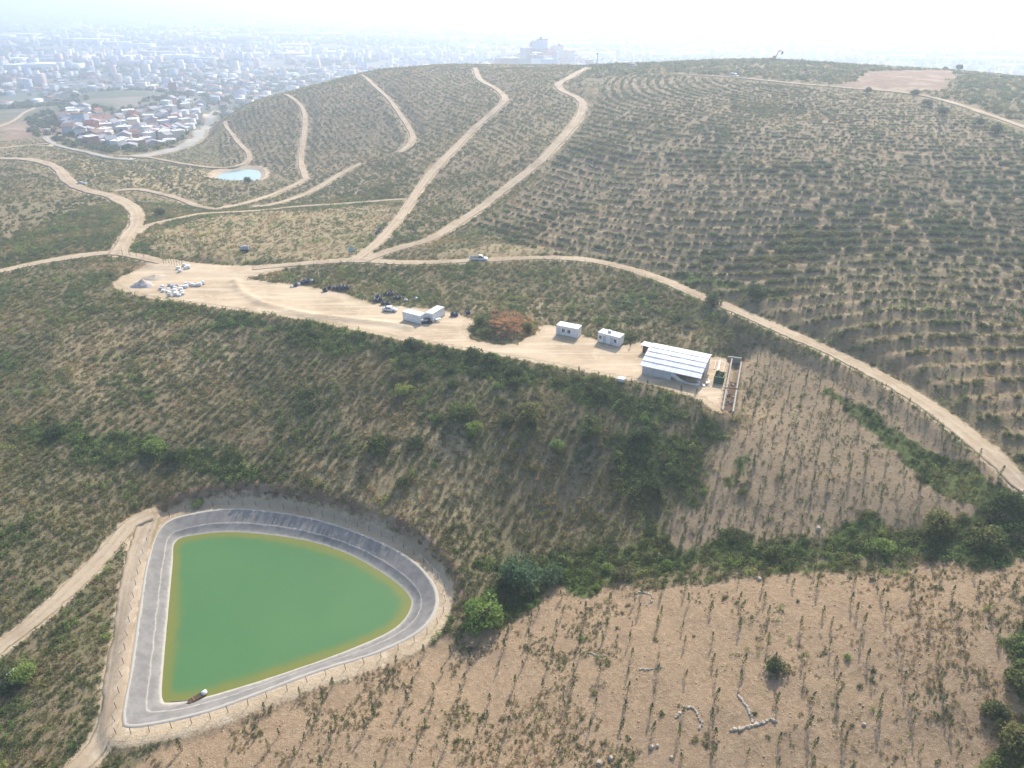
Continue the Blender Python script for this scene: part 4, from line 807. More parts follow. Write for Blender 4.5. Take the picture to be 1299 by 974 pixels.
# ---- site cabins
def cabin(label, pl, pr, D, Hh, wins, doors, roof_unit=False):
    A, B = G(*pl), G(*pr); L = float(np.hypot(*(B - A)[:2])); t_ = thing('site_cabin', label, 'cabin', A, ang(A, B), 'white site cabins on the yard')
    w_ = MB(); w_.box((L / 2, D / 2, Hh / 2 + .12), (L, D, Hh - .1)); w_.build('walls', 'white_paint', t_, .02)
    rf = MB(); rf.box((L / 2, D / 2, Hh + .15), (L + .16, D + .16, .16)); rf = rf.build('roof', 'white_sheet', t_, .03)
    for i in range(int(L / .6)): MB().box((.3 + i * .6, D / 2, Hh + .245), (.05, D, .03)).build('roof_rib', 'white_sheet', rf)
    for i in (0.08, .5, .92): MB().box((L * i, D / 2, .04), (.3, D * .9, .14)).build('footing', 'concrete', t_)
    for i in (0, 1): MB().box((i * L, -.01, Hh / 2 + .12), (.12, .08, Hh - .1)).build('corner_post', 'grey_wall', t_)
    for x_, w, z0, h in wins:
        f = MB().box((x_, -.02, z0 + h / 2), (w + .14, .06, h + .14)).build('window', 'white_paint', t_)
        for s_ in (-1, 1): MB().box((x_ + s_ * w * .26, -.045, z0 + h / 2), (w * .44, .03, h)).build('pane', 'glass', f)
        MB().box((x_, -.07, z0 - .1), (w + .25, .12, .05)).build('sill', 'grey_wall', f)
    for x_, w, h in doors:
        d = MB().box((x_, -.025, .18 + h / 2), (w, .05, h)).build('door', 'grey_wall', t_); MB().box((x_ + w * .36, -.07, 1.2), (.12, .05, .04)).build('handle', 'steel', d); MB().box((x_, -.3, .1), (w + .2, .5, .12)).build('step', 'concrete', t_)
    if roof_unit: u_ = MB().box((L * .42, D * .55, Hh + .55), (.9, .6, .6)).build('roof_tank', 'white_paint', t_, .05); MB().tube((L * .42, D * .3, Hh + .2), (L * .42, D * .3, Hh + .7), .08).build('pipe', 'steel', t_); u_['label'] = 'white box on the cabin roof'
    return t_
cabin('white site cabin with two windows, left of the pair on the yard', (705.6, 424.2), (732.5, 429.8), 2.7, 2.6, [(2.0, .8, 1.1, .95), (3.6, .8, 1.1, .95)], [(.75, .85, 2.0)])
cabin('white site cabin with doors and a box on its roof, nearer the shed', (758, 433.5), (785, 440.8), 2.7, 2.6, [(.75, .7, 1.1, .9), (5.0, .75, 1.1, .9)], [(1.9, .85, 2.0), (4.0, .85, 2.0)], True)
# ---- shipping containers in a V
def container(label, p, q, D=2.45, Lfix=None):
    A, B = G(*p), G(*q); L = Lfix or float(np.hypot(*(B - A)[:2])); t_ = thing('shipping_container', label, 'container', A, ang(A, B), 'white containers in a V'); Hh = 2.6
    b = MB(); nn = int(L / .28)
    for i in range(nn):
        x_ = .06 + (L - .12) * (i + .5) / nn; off = .03 * (i % 2)
        for y_ in (off, D - off): b.box((x_, y_, 1.3), ((L - .1) / nn, .05, 2.4))
    b.build('side_wall', 'white_paint', t_)
    MB().box((L / 2, D / 2, 2.58), (L, D, .08)).build('roof', 'white_sheet', t_); MB().box((L / 2, D / 2, .14), (L, D, .2)).build('floor', 'dark', t_)
    for x_ in (0, L):
        for y_ in (0, D): MB().box((x_, y_, 1.3), (.16, .16, 2.6)).build('corner_post', 'white_paint', t_)
    for k_ in (.25, .75):
        d = MB().box((L, D * k_, 1.35), (.06, D * .47, 2.35)).build('door', 'white_paint', t_)
        for q_ in (-.2, .2): MB().tube((L + .06, D * k_ + q_, .3), (L + .06, D * k_ + q_, 2.5), .025, n=6).build('lock_rod', 'steel', d)
    MB().box((0, D / 2, 1.35), (.06, D - .1, 2.35)).build('end_wall', 'white_paint', t_); return t_
container('white shipping container, left one of the V, side facing the pond', (511.7, 406.2), (533.5, 411.9), 2.45)
c2a, c2b = G(549.3, 409.2), G(564.2, 400)
container('white shipping container, right one of the V, angled away from the camera', (549.3, 409.2), (564.2, 400), 2.45)
cl = thing('junk_heap', 'heap of white and red scrap between the two containers', 'junk', G(541, 411)); rg_ = random.Random(5)
for i in range(16): MB().box((rg_.uniform(-1.3, 1.3), rg_.uniform(-.6, 1.6), rg_.uniform(.25, 1.4)), (rg_.uniform(.4, 1.4), rg_.uniform(.08, .5), rg_.uniform(.08, .4)), tilt=(rg_.uniform(-.6, .6), rg_.uniform(-.6, .6), rg_.uniform(0, 3))).build('scrap_piece', rg_.choice(['white_sheet', 'red_cloth', 'dark', 'steel', 'white_paint', 'dark']), cl)
for i in range(4): MB().box((-.9 + i * .6, .3, .3), (.7, .7, .6)).build('dark_drum', 'dark', cl, .05)
tb = thing('white_table', 'small white table beside the right container', 'table', G(556, 407.5), .5); MB().box((0, 0, .8), (1.7, .9, .06)).build('table_top', 'white_sheet', tb)
for x_ in (-.75, .75):
    for y_ in (-.38, .38): MB().tube((x_, y_, 0), (x_, y_, .78), .03, n=6).build('leg', 'steel', tb)

# ---- vehicles
def vehicle(label, kind, loc, rz, L=4.3, Wd=1.75, group=None, paint='white_paint'):
    t_ = thing(kind, label, 'car' if kind == 'parked_car' else kind.split('_')[0], loc, rz, group)
    if kind == 'parked_car':
        body = [(-L / 2, .35), (-L / 2, .85), (-L * .42, .95), (-L * .2, .98), (L * .17, .95), (L * .42, .78), (L / 2, .6), (L / 2, .32)]; roof = [(-L * .38, .94), (-L * .24, 1.42), (L * .04, 1.44), (L * .2, .94)]
    elif kind == 'pickup_truck':
        body = [(-L * .02, .4), (-L * .02, 1.05), (L * .30, 1.08), (L * .47, .95), (L / 2, .7), (L / 2, .38)]; roof = [(0.02, 1.04), (.06, 1.9), (L * .16, 1.92), (L * .33, 1.06)]
    else:
        body = [(-L / 2, .35), (-L / 2, 1.1), (L * .3, 1.1), (L * .45, 1.0), (L / 2, .7), (L / 2, .35)]; roof = [(-L / 2 + .05, 1.08), (-L / 2 + .1, 2.0), (L * .18, 2.05), (L * .33, 1.08)]
    b = MB().prism(body, -Wd / 2, Wd / 2, [.06] * len(body)).build('body', paint, t_, .05, True)
    MB().prism(roof, -Wd / 2 + .06, Wd / 2 - .06, [0, .14, .14, 0]).build('cab', paint, t_, .04, True)
    xa, xb = roof[0][0], roof[3][0]; za, zt = roof[0][1], roof[1][1]; ta, tb_ = roof[1][0], roof[2][0]
    for s_ in (-1, 1):
        for f0, f1 in ((.08, .48), (.53, .93)):
            lo_ = lambda f: xa + (xb - xa) * f; hi_ = lambda f: ta + (tb_ - ta) * f; yb, yt = s_ * (Wd / 2 - .045 - .02), s_ * (Wd / 2 - .18)
            raw('side_window', [(lo_(f0), yb, za + .08), (lo_(f1), yb, za + .08), (hi_(f1), yt, zt - .06), (hi_(f0), yt, zt - .06)], [(0, 1, 2, 3)], 'glass', t_)
    raw('windscreen', [(xb + .02, -Wd / 2 + .14, za + .05), (xb + .02, Wd / 2 - .14, za + .05), (tb_ + .05, Wd / 2 - .25, zt - .05), (tb_ + .05, -Wd / 2 + .25, zt - .05)], [(0, 1, 2, 3)], 'glass', t_)
    raw('rear_window', [(xa - .02, -Wd / 2 + .14, za + .05), (xa - .02, Wd / 2 - .14, za + .05), (ta - .03, Wd / 2 - .25, zt - .05), (ta - .03, -Wd / 2 + .25, zt - .05)], [(3, 2, 1, 0)], 'glass', t_)
    for x_ in (-L * .31, L * .31):
        for s_ in (-1, 1):
            w_ = MB().tube((x_, s_ * (Wd / 2 - .2), .33), (x_, s_ * (Wd / 2 + .01), .33), .33, n=16).build('wheel', 'tyre', t_); MB().tube((x_, s_ * (Wd / 2), .33), (x_, s_ * (Wd / 2 + .03), .33), .19, n=12).build('rim', 'rim', w_)
    for s_ in (-1, 1):
        MB().box((L / 2 - .02, s_ * Wd * .36, .68), (.08, .3, .14)).build('headlight', 'lamp_clear', t_); MB().box((-L / 2 + .02, s_ * Wd * .38, .75), (.08, .22, .16)).build('tail_light', 'lamp_red', t_)
    if kind == 'pickup_truck':
        bed = MB().box((-L * .27, 0, .72), (L * .46, Wd, .12)).build('cargo_bed', paint, t_)
        for s_ in (-1, 1): MB().box((-L * .27, s_ * (Wd / 2 - .03), 1.0), (L * .46, .06, .5)).build('side_board', paint, bed)
        MB().box((-L * .5 + .03, 0, 1.0), (.06, Wd - .12, .5)).build('tailboard', paint, bed); MB().box((-L * .25, 0, .48), (L * .48, .8, .3)).build('chassis', 'dark', t_); ld = MB()
        for i in range(5): ld.box((-L * .4 + i * .5, .1 * (-1) ** i, 1.0), (.5, 1.3, .5 + .1 * (i % 2)), rz=.2 * i)
        ld.build('load', 'dark', t_)
    return t_
p = G(495, 394.5); vehicle('white car parked beside the dark junk left of the containers', 'parked_car', p, ang(p, G(512, 396)), 4.2)
p, q = G(600, 331), G(614, 330.5); vehicle('white flatbed pickup truck driving on the long dirt road', 'pickup_truck', mid(p, q) + [0, 0, .1], ang(p, q), 6.0, 2.0)
p = G(931, 98); vehicle('white van on the crest road of the right hill', 'delivery_van', p + [0, 0, .3], ang(p, G(980, 103)), 5.5, 2.0)
p = G(742, 86); vehicle('white van at the top of the hill road', 'delivery_van', p + [0, 0, .4], .3, 5.0, 2.0)
p = G(803, 84); vehicle('white van on the crest left of the big hill', 'delivery_van', p, -.2, 4.8, 2.0)
p = G(104, 234); vehicle('grey car parked on the bare patch beside the left road', 'parked_car', p, .2, 4.6, 1.8, None, 'grey_wall')
p = G(60, 167); vehicle('white van on the village road at far left', 'delivery_van', p + [0, 0, .2], .2, 5.0, 2.0)
p = G(219, 188); vehicle('dark car on the grey village road', 'parked_car', p + [0, 0, .4], .5, 4.4, 1.8, None, 'dark')

# ---- yard furniture and heaps
kp, kq = G(813, 447), G(823, 449.5); t_ = thing('kiosk', 'small dark kiosk with a white square roof at the left end of the shed', 'kiosk', kp, ang(kp, kq))
MB().box((1.1, 1.0, 1.0), (1.7, 1.5, 2.0)).build('walls', 'dark_wood', t_); MB().box((1.1, 1.0, 2.2), (2.7, 2.5, .1)).build('roof', 'white_sheet', t_, .02)
for x_ in (0, 2.2):
    for y_ in (0, 2.0): MB().tube((x_, y_, 0), (x_, y_, 2.2), .05, n=6).build('post', 'steel', t_)
t_ = thing('concrete_box', 'low white concrete box on the yard edge in front of the shed', 'box', G(788, 483), -.45); MB().box((0, 0, .35), (1.5, 1.2, .8)).build('base', 'white_paint', t_, .03); MB().box((0, 0, .8), (1.65, 1.35, .1)).build('lid', 'white_sheet', t_, .02)
gp0 = G(904.5, 486); t_ = thing('waste_skip', 'dark green metal skip standing beside the drainage channel', 'skip', gp0, ang(G(904.5, 486), G(916, 488)))
b = MB(); b.box((1.1, .04, 1.0), (2.2, .08, 1.7)); b.box((1.1, 3.0, 1.0), (2.2, .08, 1.7)); b.build('end_wall', 'green_metal', t_); b = MB(); b.box((.04, 1.5, 1.0), (.08, 2.9, 1.7)); b.box((2.16, 1.5, 1.0), (.08, 2.9, 1.7)); b.build('side_wall', 'green_metal', t_); MB().box((1.1, 1.5, .2), (2.15, 2.95, .15)).build('floor', 'green_metal', t_)
for i in range(5): MB().box((2.24, .3 + i * .62, 1.0), (.08, .08, 1.7)).build('rib', 'green_metal', t_)
for i in range(5): MB().box((.2 + i * .45, -.04, 1.0), (.08, .08, 1.7)).build('rib', 'green_metal', t_)
b = MB()
for i in range(20): b.box((rg_.uniform(.3, 1.9), rg_.uniform(.3, 2.7), rg_.uniform(1.4, 1.9)), (rg_.uniform(.3, .7),) * 3, tilt=(rg_.random() * 3, rg_.random() * 3, 0))
b.build('contents', 'leaf_dark', t_)
for i, (u0, v0, u1, v1) in enumerate(((909, 457, 906, 469), (913.5, 457.5, 911, 470), (920.5, 460, 917.5, 472))):
    p, q = G(u0, v0), G(u1, v1); l_ = float(np.hypot(*(q - p)[:2])); t_ = thing('rail', f'{("left", "middle", "right")[i]} pale rusty rail of the three lying behind the green skip', 'rail', mid(p, q), ang(p, q), 'rails behind the skip')
    MB().box((0, 0, .12), (l_, .28, .2)).build('beam', 'white_stone' if i != 1 else 'white_paint', t_, .02); MB().box((0, .16, .16), (l_ * .9, .08, .12)).build('rust_strip', 'rusty', t_)
t_ = thing('white_slab_pile', 'pale slabs and bags heaped at the right corner of the shed', 'slabs', G(889, 486))
for i in range(9): MB().box((rg_.uniform(-1.6, 1.8), rg_.uniform(-1.2, 1.2), .15 + .1 * (i % 3)), (rg_.uniform(.5, 1.4), rg_.uniform(.4, .9), .22), rz=rg_.uniform(0, 3)).build('slab', rg_.choice(['pale_stone', 'white_stone', 'white_paint']), t_, .02)
# drainage channel
t_ = thing('drainage_channel', 'open concrete drainage channel running downhill beside the shed', 'channel', (0, 0, 0))
for P_, s_ in ((CH_L, -1), (CH_R, 1)):
    d = P_[1] - P_[0]; l_ = np.linalg.norm(d); a_ = math.atan2(d[1], d[0]); c = P_.mean(0)
    MB().box((c[0], c[1], -.95), (l_ + 1.5, .35, 2.6), rz=a_).build('channel_wall', 'concrete', t_)
c = (CH_L.sum(0) + CH_R.sum(0)) / 4; d = CH_L[1] - CH_L[0]; MB().box((c[0], c[1], -1.7), (np.linalg.norm(d), 1.9, .2), rz=math.atan2(d[1], d[0])).build('bed', 'dark_wood', t_)
e = CH_L * .37 + CH_L[::-1] * .0; pa = CH_L[0] + (CH_L[1] - CH_L[0]) * .62; pb = CH_R[0] + (CH_R[1] - CH_R[0]) * .6; MB().tube((pa[0] - .7, pa[1], .45), (pb[0] + .7, pb[1], .45), .12).build('cross_pipe', 'rusty', t_)
MB().box((CH_L[0][0] * .5 + CH_R[0][0] * .5, CH_L[0][1] + .6, -.6), (3.4, .4, 2.4), rz=-.3).build('head_wall', 'concrete', t_)
for i in range(26):
    f = rg_.uniform(.3, .95); p_ = CH_L[0] + (CH_L[1] - CH_L[0]) * f + (CH_R[0] - CH_L[0]) * rg_.uniform(.2, .8); MB().box((p_[0], p_[1], -1.5), (rg_.uniform(.2, .6), rg_.uniform(.2, .5), rg_.uniform(.2, .45)), tilt=(rg_.random(), rg_.random(), rg_.random() * 3)).build('rubble_stone', rg_.choice(['white_stone', 'pale_stone', 'concrete']), t_, .03)
# white boxes
bx1 = [(235, 565), (350, 625), (250, 650), (365, 690), (340, 660), (470, 605), (465, 650), (490, 690), (475, 722), (570, 615), (595, 665), (612, 705), (540, 730), (595, 570), (670, 520), (665, 575), (760, 530), (800, 548), (840, 545), (880, 545), (920, 540), (985, 510), (370, 545), (420, 570), (490, 550), (205, 610), (360, 735)]
bx2 = [(535, 230), (555, 280), (630, 180), (660, 232), (705, 222), (715, 190)]
bxm = {}
for j, lst in enumerate((bx1, bx2)):
    for i, (a, b_) in enumerate(lst):
        p = G(190 + a / 14.43, 325 + b_ / 14.43); gy = i in (22, 23, 24, 25, 26) and j == 0
        lab = ('white wrapped box in the small pile at the far left corner of the yard' if j else ('grey wrapped box in the big pile at the left of the yard' if gy else ('white wrapped box in the row reaching right from the big pile' if a > 700 else 'white wrapped box in the big pile at the left of the yard')))
        t_ = thing('wrapped_box', lab, 'box', p, rg_.uniform(-.3, .3), 'boxes: ' + lab); s = rg_.uniform(.85, 1.15); t_.scale = (s, s, rg_.uniform(.8, 1.3))
        if gy not in bxm:
            o1 = MB().box((0, 0, .42), (1.1, .85, .72)).build('box_body', 'grey_wall' if gy else 'white_paint', t_, .05); o2 = MB().box((0, 0, .04), (1.2, .95, .1)).build('pallet', 'dark_wood', t_); o3 = MB().box((0, 0, .80), (1.0, .75, .06)).build('cover', 'white_sheet' if not gy else 'steel', t_); bxm[gy] = (o1.data, o2.data, o3.data)
        else:
            for d_, nm in zip(bxm[gy], ('box_body', 'pallet', 'cover')): link(bpy.data.objects.new(nm, d_), t_)
# pipe coils and bags
coils = [(370, 364, 'w'), (375, 363, 'n'), (379, 361.5, 'w'), (384, 359.5, 'n'), (388, 358, 'n'), (392, 358.5, 'n'), (396, 357.5, 'w'), (399, 358.5, 'b'), (413, 369.5, 'b'), (418, 366.5, 'b'), (424, 367, 'n'), (428, 367.5, 'n'), (432, 367, 'b'), (436, 367, 'n'), (440, 366.5, 'b'), (476, 380, 'w'), (480, 378.5, 'n'), (483, 382, 'b'), (478, 383, 'b'), (489, 374.5, 'b'), (494, 375, 'n'), (497, 374, 'b'), (503, 379.5, 'n'), (507, 379, 'n'), (486, 386, 'b'), (492, 386.5, 'b'), (515, 382, 'w'), (528, 380, 'w'), (575, 400.5, 'b'), (578, 401, 'n'), (594, 398, 'n'), (480, 295, 'n'), (483, 292, 'b'), (478, 297, 'n')]
def cplace(u, v): return ('first dark heap from the left behind the yard' if u < 405 else 'middle dark heap behind the yard' if u < 450 else 'dark heap left of the containers') if v > 320 and u < 550 else ('small dark heap right of the containers' if v > 320 else 'small dark heap beside the steep hill track')
cm = {}
for u, v, c_ in coils:
    p = G(u, v); kd = 'sack' if c_ == 'w' else 'pipe_coil'; lab = f'{ {"w": "pale grey sack lying", "n": "navy blue pipe coil", "b": "black pipe coil"}[c_]} in the {cplace(u, v)}'
    t_ = thing(kd, lab, 'sack' if c_ == 'w' else 'pipe coil', p, rg_.uniform(0, 6), kd + 's: ' + lab); s = rg_.uniform(.8, 1.2); t_.scale = (s, s, s)
    if c_ not in cm:
        if c_ == 'w':
            q1 = MB().box((0, 0, .35), (1.2, .8, .7), top=(.7, .6)).build('sack_body', 'white_sheet', t_, .15, True); q2 = MB().box((.1, 0, .74), (.3, .2, .16)).build('sack_neck', 'grey_wall', t_); cm[c_] = ((q1.data, 'sack_body'), (q2.data, 'sack_neck'))
        else:
            lst = []
            for j in range(4): q1 = MB().torus((.05 * j, .04 * (-1) ** j, .14 + j * .24), .62 - .04 * (j % 2), .14).build('pipe_turn', 'navy_pipe' if c_ == 'n' else 'black_pipe', t_, 0, True); lst.append((q1.data, 'pipe_turn'))
            cm[c_] = tuple(lst)
    else:
        for d_, nm in cm[c_]: link(bpy.data.objects.new(nm, d_), t_)
# gravel heap
def heap(name, label, cat, p, r, h, mat, seed):
    rg = np.random.default_rng(seed); V = []; n_, m_ = 30, 10
    for j in range(m_):
        f = j / (m_ - 1)
        for i in range(n_):
            a = 6.28319 * i / n_; rr_ = r * f * (1 + .12 * math.sin(3 * a + seed) + .05 * rg.normal()); V.append((p[0] + rr_ * math.cos(a), p[1] + rr_ * math.sin(a) * .8, p[2] + h * (1 - f) ** .9 * (1 + .08 * rg.normal()) - .05))
    F = [(j * n_ + i, (j + 1) * n_ + i, (j + 1) * n_ + (i + 1) % n_, j * n_ + (i + 1) % n_) for j in range(m_ - 1) for i in range(n_)]
    return tag(raw(name, V, F, mat, None, True), label, cat)
heap('gravel_heap', 'grey gravel heap at the left end of the yard', 'gravel heap', G(181, 362), 3.6, 1.9, 'gravel', 3); heap('gravel_heap', 'low pale gravel heap behind the grey one', 'gravel heap', G(196, 352), 4.0, .9, 'pale_stone', 5)
# tank trailer and tarp tent by the junction
t_ = thing('tank_trailer', 'grey tank trailer standing in the straw field above the junction', 'trailer', G(311, 319), .2); MB().tube((-1.4, 0, 1.3), (1.4, 0, 1.3), .75, n=18).build('tank', 'steel', t_, 0, False); MB().box((0, 0, .5), (3.2, 1.3, .15)).build('chassis', 'dark', t_); MB().tube((1.5, 0, .5), (2.8, 0, .4), .06).build('drawbar', 'steel', t_); MB().tube((0, 0, 2.0), (0, 0, 2.25), .25).build('hatch', 'white_paint', t_)
for x_ in (-.7, .7):
    for s_ in (-1, 1): MB().tube((x_, s_ * .6, .4), (x_, s_ * .85, .4), .4, n=14).build('wheel', 'tyre', t_)
t_ = thing('tarp_tent', 'small teal and white tarp tent beside the road junction', 'tent', G(447, 318), -1.0); t_.scale = (.8, .8, .75); raw('tarp', [(-1.6, -1.4, .05), (1.6, -1.4, .05), (1.6, 1.4, .05), (-1.6, 1.4, .05), (-1.5, 0, 2.0), (1.5, 0, 2.0)], [(0, 1, 5, 4), (2, 3, 4, 5), (0, 4, 3)], 'teal_tarp', t_); raw('front_flap', [(1.6, -1.4, .05), (1.6, 1.4, .05), (1.5, 0, 2.0)], [(0, 1, 2)], 'white_sheet', t_); MB().tube((1.62, 0, 0), (1.55, 0, 2.1), .05).build('pole', 'wood', t_)
# person by the second cabin
def person(loc, rz, label):
    V = [(0, 0, .95), (0, 0, 1.2), (0, 0, 1.42), (0, .01, 1.52), (0, .03, 1.63), (0, .03, 1.72)]; E_ = [(0, 1), (1, 2), (2, 3), (3, 4), (4, 5)]; Rr = [.15, .15, .16, .06, .095, .07]
    def chain(start, pts_, rads):
        k = start
        for p_, r_ in zip(pts_, rads): V.append(p_); Rr.append(r_); E_.append((k, len(V) - 1)); k = len(V) - 1
        return k
    for s_ in (-1, 1):
        chain(0, [(s_ * .1, 0, .88), (s_ * .11, .03, .5), (s_ * .11, -.02, .09), (s_ * .12, .16, .04)], [.1, .065, .045, .04]); w_ = chain(2, [(s_ * .19, 0, 1.4), (s_ * .25, -.03, 1.13), (s_ * .26, .1, .92), (s_ * .265, .14, .84)], [.06, .047, .034, .03])
        for j in range(4): chain(w_, [(s_ * (.25 + .012 * j), .125 + .022 * j, .785), (s_ * (.245 + .012 * j), .13 + .02 * j, .75 - .006 * (j % 3))], [.009, .008])
        chain(w_, [(s_ * .245, .18, .82), (s_ * .24, .195, .79)], [.01, .008])
    me_ = bpy.data.meshes.new('body'); me_.from_pydata(V, E_, []); t_ = thing('person', label, 'person', loc, rz); o = link(bpy.data.objects.new('body', me_), t_); md = o.modifiers.new('skin', 'SKIN'); o.modifiers.new('sub', 'SUBSURF').render_levels = 1
    for i, sv in enumerate(me_.skin_vertices[0].data): sv.radius = (Rr[i], Rr[i] * .8)
    me_.skin_vertices[0].data[0].use_root = True
    mm = Mat('person_clothes', .9, .1); tc = mm.n('ShaderNodeTexCoord'); sp_ = mm.n('ShaderNodeSeparateXYZ'); mm.link(tc.outputs['Object'], sp_.inputs[0]); zc = sp_.outputs[2]
    c1 = mm.mix(mm.ramp(zc, .94, .96), (0.03, 0.035, 0.055), (0.14, 0.06, 0.055)); mm.color(mm.mix(mm.ramp(zc, 1.49, 1.5), c1, (0.42, 0.28, 0.2))); me_.materials.append(mm.m)
    hr = MB().box((0, .01, 1.74), (.19, .22, .13), top=(.7, .7)).build('hair', 'dark', t_, .04, True); return t_
person(G(799.5, 441), 2.6, 'person in dark clothes standing between the second cabin and the shed')
# ---- pond: fence, float, pipe
c = LINER.mean(0); fp = LINER + (LINER - c) / np.linalg.norm(LINER - c, axis=1)[:, None] * 1.7; fp = fp[np.r_[0:len(fp):3]]
fen = thing('wire_fence', 'thin post and wire fence running round the green pond', 'fence', (0, 0, 0)); pm = None; tops = []
for x_, y_ in fp:
    z_ = float(H(x_, y_)); tops.append((x_, y_, z_))
    if pm is None: o = MB().tube((0, 0, -.2), (0, 0, 1.45), .055, .045, 6).build('post', 'dark_wood', fen); pm = o.data
    else: o = link(bpy.data.objects.new('post', pm), fen)
    o.location = (x_, y_, z_); o.rotation_euler = (rg_.gauss(0, .05), rg_.gauss(0, .05), 0)
for h_ in (.5, .95, 1.35):
    b = MB()
    for i in range(len(tops)): p_, q_ = tops[i], tops[(i + 1) % len(tops)]; b.tube((p_[0], p_[1], p_[2] + h_), (q_[0], q_[1], q_[2] + h_), .012, n=4, cap=False)
    b.build('wire', 'steel', fen)
f0, f1 = at_z(241, 892, Z_WAT), at_z(257, 882, Z_WAT); t_ = thing('pump_raft', 'brown wooden pump raft with a white float at the pond corner', 'raft', f0 + [0, 0, .3], ang(f0, f1)); l_ = float(np.hypot(*(f1 - f0)[:2]))
for i in range(4): MB().tube((-.2, -.36 + .24 * i, .1), (l_, -.36 + .24 * i, .0), .13, n=10).build('log', 'dark_wood', t_)
MB().box((l_ * .3, 0, .24), (.15, 1.0, .08)).build('cross_plank', 'wood', t_); MB().box((l_ + .35, 0, .1), (.9, .75, .5)).build('float', 'white_paint', t_, .1, True)
MB().tube((-.3, .3, .3), (-2.4, .9, 1.5), .07).build('hose', 'black_pipe', t_)
p = G(10, 866); q = G(22, 853); t_ = thing('white_pipe', 'bent white pipe rising from the bush at the lower left edge', 'pipe', p); d = q - p
MB().tube((0, 0, -.2), (.3, .2, 1.7), .09).tube((.3, .2, 1.7), (d[0] + .6, d[1] * .5, 2.3), .09).build('pipe_run', 'white_paint', t_); MB().tube((.27, .18, 1.55), (.33, .22, 1.85), .13).build('elbow', 'white_paint', t_); MB().tube((0, 0, -.1), (.02, .02, .15), .16).build('flange', 'white_paint', t_)
t_ = thing('meter_box', 'small white box on a post beside the bent white pipe', 'box', G(26, 867)); MB().box((0, 0, 1.2), (.55, .45, .7)).build('case', 'white_paint', t_, .06); MB().tube((0, 0, -.1), (0, 0, .9), .05).build('post', 'steel', t_)
# ---- stones laid in arcs and lines
def stones(label, pts_, base, scale, size, name='stone_line', dense=2, mat='pale_stone'):
    px = [(base[0] + a / scale, base[1] + b_ / scale) for a, b_ in pts_]; P_ = resample(np.array(px, float), 3.2 / dense) if len(px) > 2 else np.array(px, float); w0 = G(*P_[0]); t_ = thing(name, label, 'stones', w0)
    for u, v in P_:
        p_ = G(u + rg_.gauss(0, .5), v + rg_.gauss(0, .5)) - w0; b = MB(); s = size * rg_.uniform(.6, 1.4); b.box((p_[0], p_[1], p_[2] + s * .2), (s * rg_.uniform(.8, 1.5), s, s * .7), top=(rg_.uniform(.5, .9),) * 2, tilt=(rg_.gauss(0, .2), rg_.gauss(0, .2), rg_.uniform(0, 3))); b.build('stone', mat if rg_.random() < .7 else 'white_stone', t_, s * .15)
stones('arch of pale stones laid on the bare field near the bottom', [(265, 440), (290, 410), (320, 375), (345, 345), (400, 340), (440, 355), (465, 390), (490, 450), (510, 480), (485, 530)], (820, 850), 7.217, .32)
stones('curved line of pale stones running down to the boulders', [(840, 235), (870, 268), (895, 300), (920, 335), (945, 390), (960, 430), (975, 475)], (820, 850), 7.217, .3, dense=3, mat='white_stone')
stones('short row of pale stones and boulders below the curved stone line', [(770, 550), (830, 545), (880, 530), (945, 515), (1000, 500), (1090, 475), (1140, 450), (1190, 475)], (820, 850), 7.217, .42)
stones('half circle of small stones at the top of the bare field', [(555, 415), (575, 395), (600, 388), (630, 388), (655, 395), (680, 410), (688, 435), (670, 460), (650, 475)], (700, 680), 5.41, .28)
stones('upper short straight row of stones in the bare field', [(250, 800), (280, 808), (310, 820), (340, 825), (372, 825)], (700, 680), 5.41, .28); stones('lower short straight row of stones in the bare field', [(605, 915), (640, 915), (680, 912), (720, 905), (752, 898)], (700, 680), 5.41, .28)
for u, v, s, lab in ((827, 948, .7, 'pale boulder left of the stone arch'), (834, 946, .5, 'small boulder right of the pale boulder'), (852, 961, .5, 'lone pale stone low in the bare field'), (836, 704, .7, 'white stone in the gully greenery'), (963, 735, .8, 'white block at the top edge of the bare field'), (1038, 671, .9, 'flat white stone on the upper gully edge'), (760, 968, .8, 'pale boulder at the bottom edge'), (775, 962, .7, 'pale boulder right of the one at the bottom edge'), (1096, 919, .5, 'small white stone at the foot of a bush')):
    p = G(u, v); b = MB(); b.box((0, 0, s * .25), (s * 1.2, s, s * .7), top=(.6, .7), tilt=(.1, -.1, u)); o = b.build('boulder', 'pale_stone', None, s * .08, False); o.location = tuple(p); tag(o, lab, 'stone')
# ---- excavator on the skyline
p = G(980, 77); t_ = thing('excavator', 'orange excavator with raised boom on the skyline of the right hill', 'excavator', p, .1)
for s_ in (-1, 1): MB().box((0, s_ * 1.1, .5), (4.2, .6, 1.0)).build('track', 'tyre', t_, .2)
MB().box((-.4, 0, 1.7), (4.2, 2.6, 1.3)).build('upper_body', 'orange_paint', t_, .1); cb = MB().box((.9, .8, 2.6), (1.6, 1.1, 1.6), top=(.85, .9)).build('cab', 'orange_paint', t_, .05); MB().box((1.72, .8, 2.7), (.05, .9, 1.1)).build('window', 'glass', cb)
MB().prism([(1.2, 1.8), (3.4, 6.4), (4.0, 6.9), (4.3, 6.5), (3.7, 5.9), (1.9, 1.7)], -.3, .3).build('boom', 'orange_paint', t_); MB().prism([(3.7, 7.2), (4.3, 7.0), (6.6, 6.2), (6.5, 5.9), (4.2, 6.3)], -.22, .22).build('stick', 'orange_paint', t_); MB().prism([(6.3, 6.3), (6.9, 6.1), (7.0, 4.6), (6.0, 4.1), (5.9, 4.9)], -.6, .6).build('bucket', 'dark', t_)
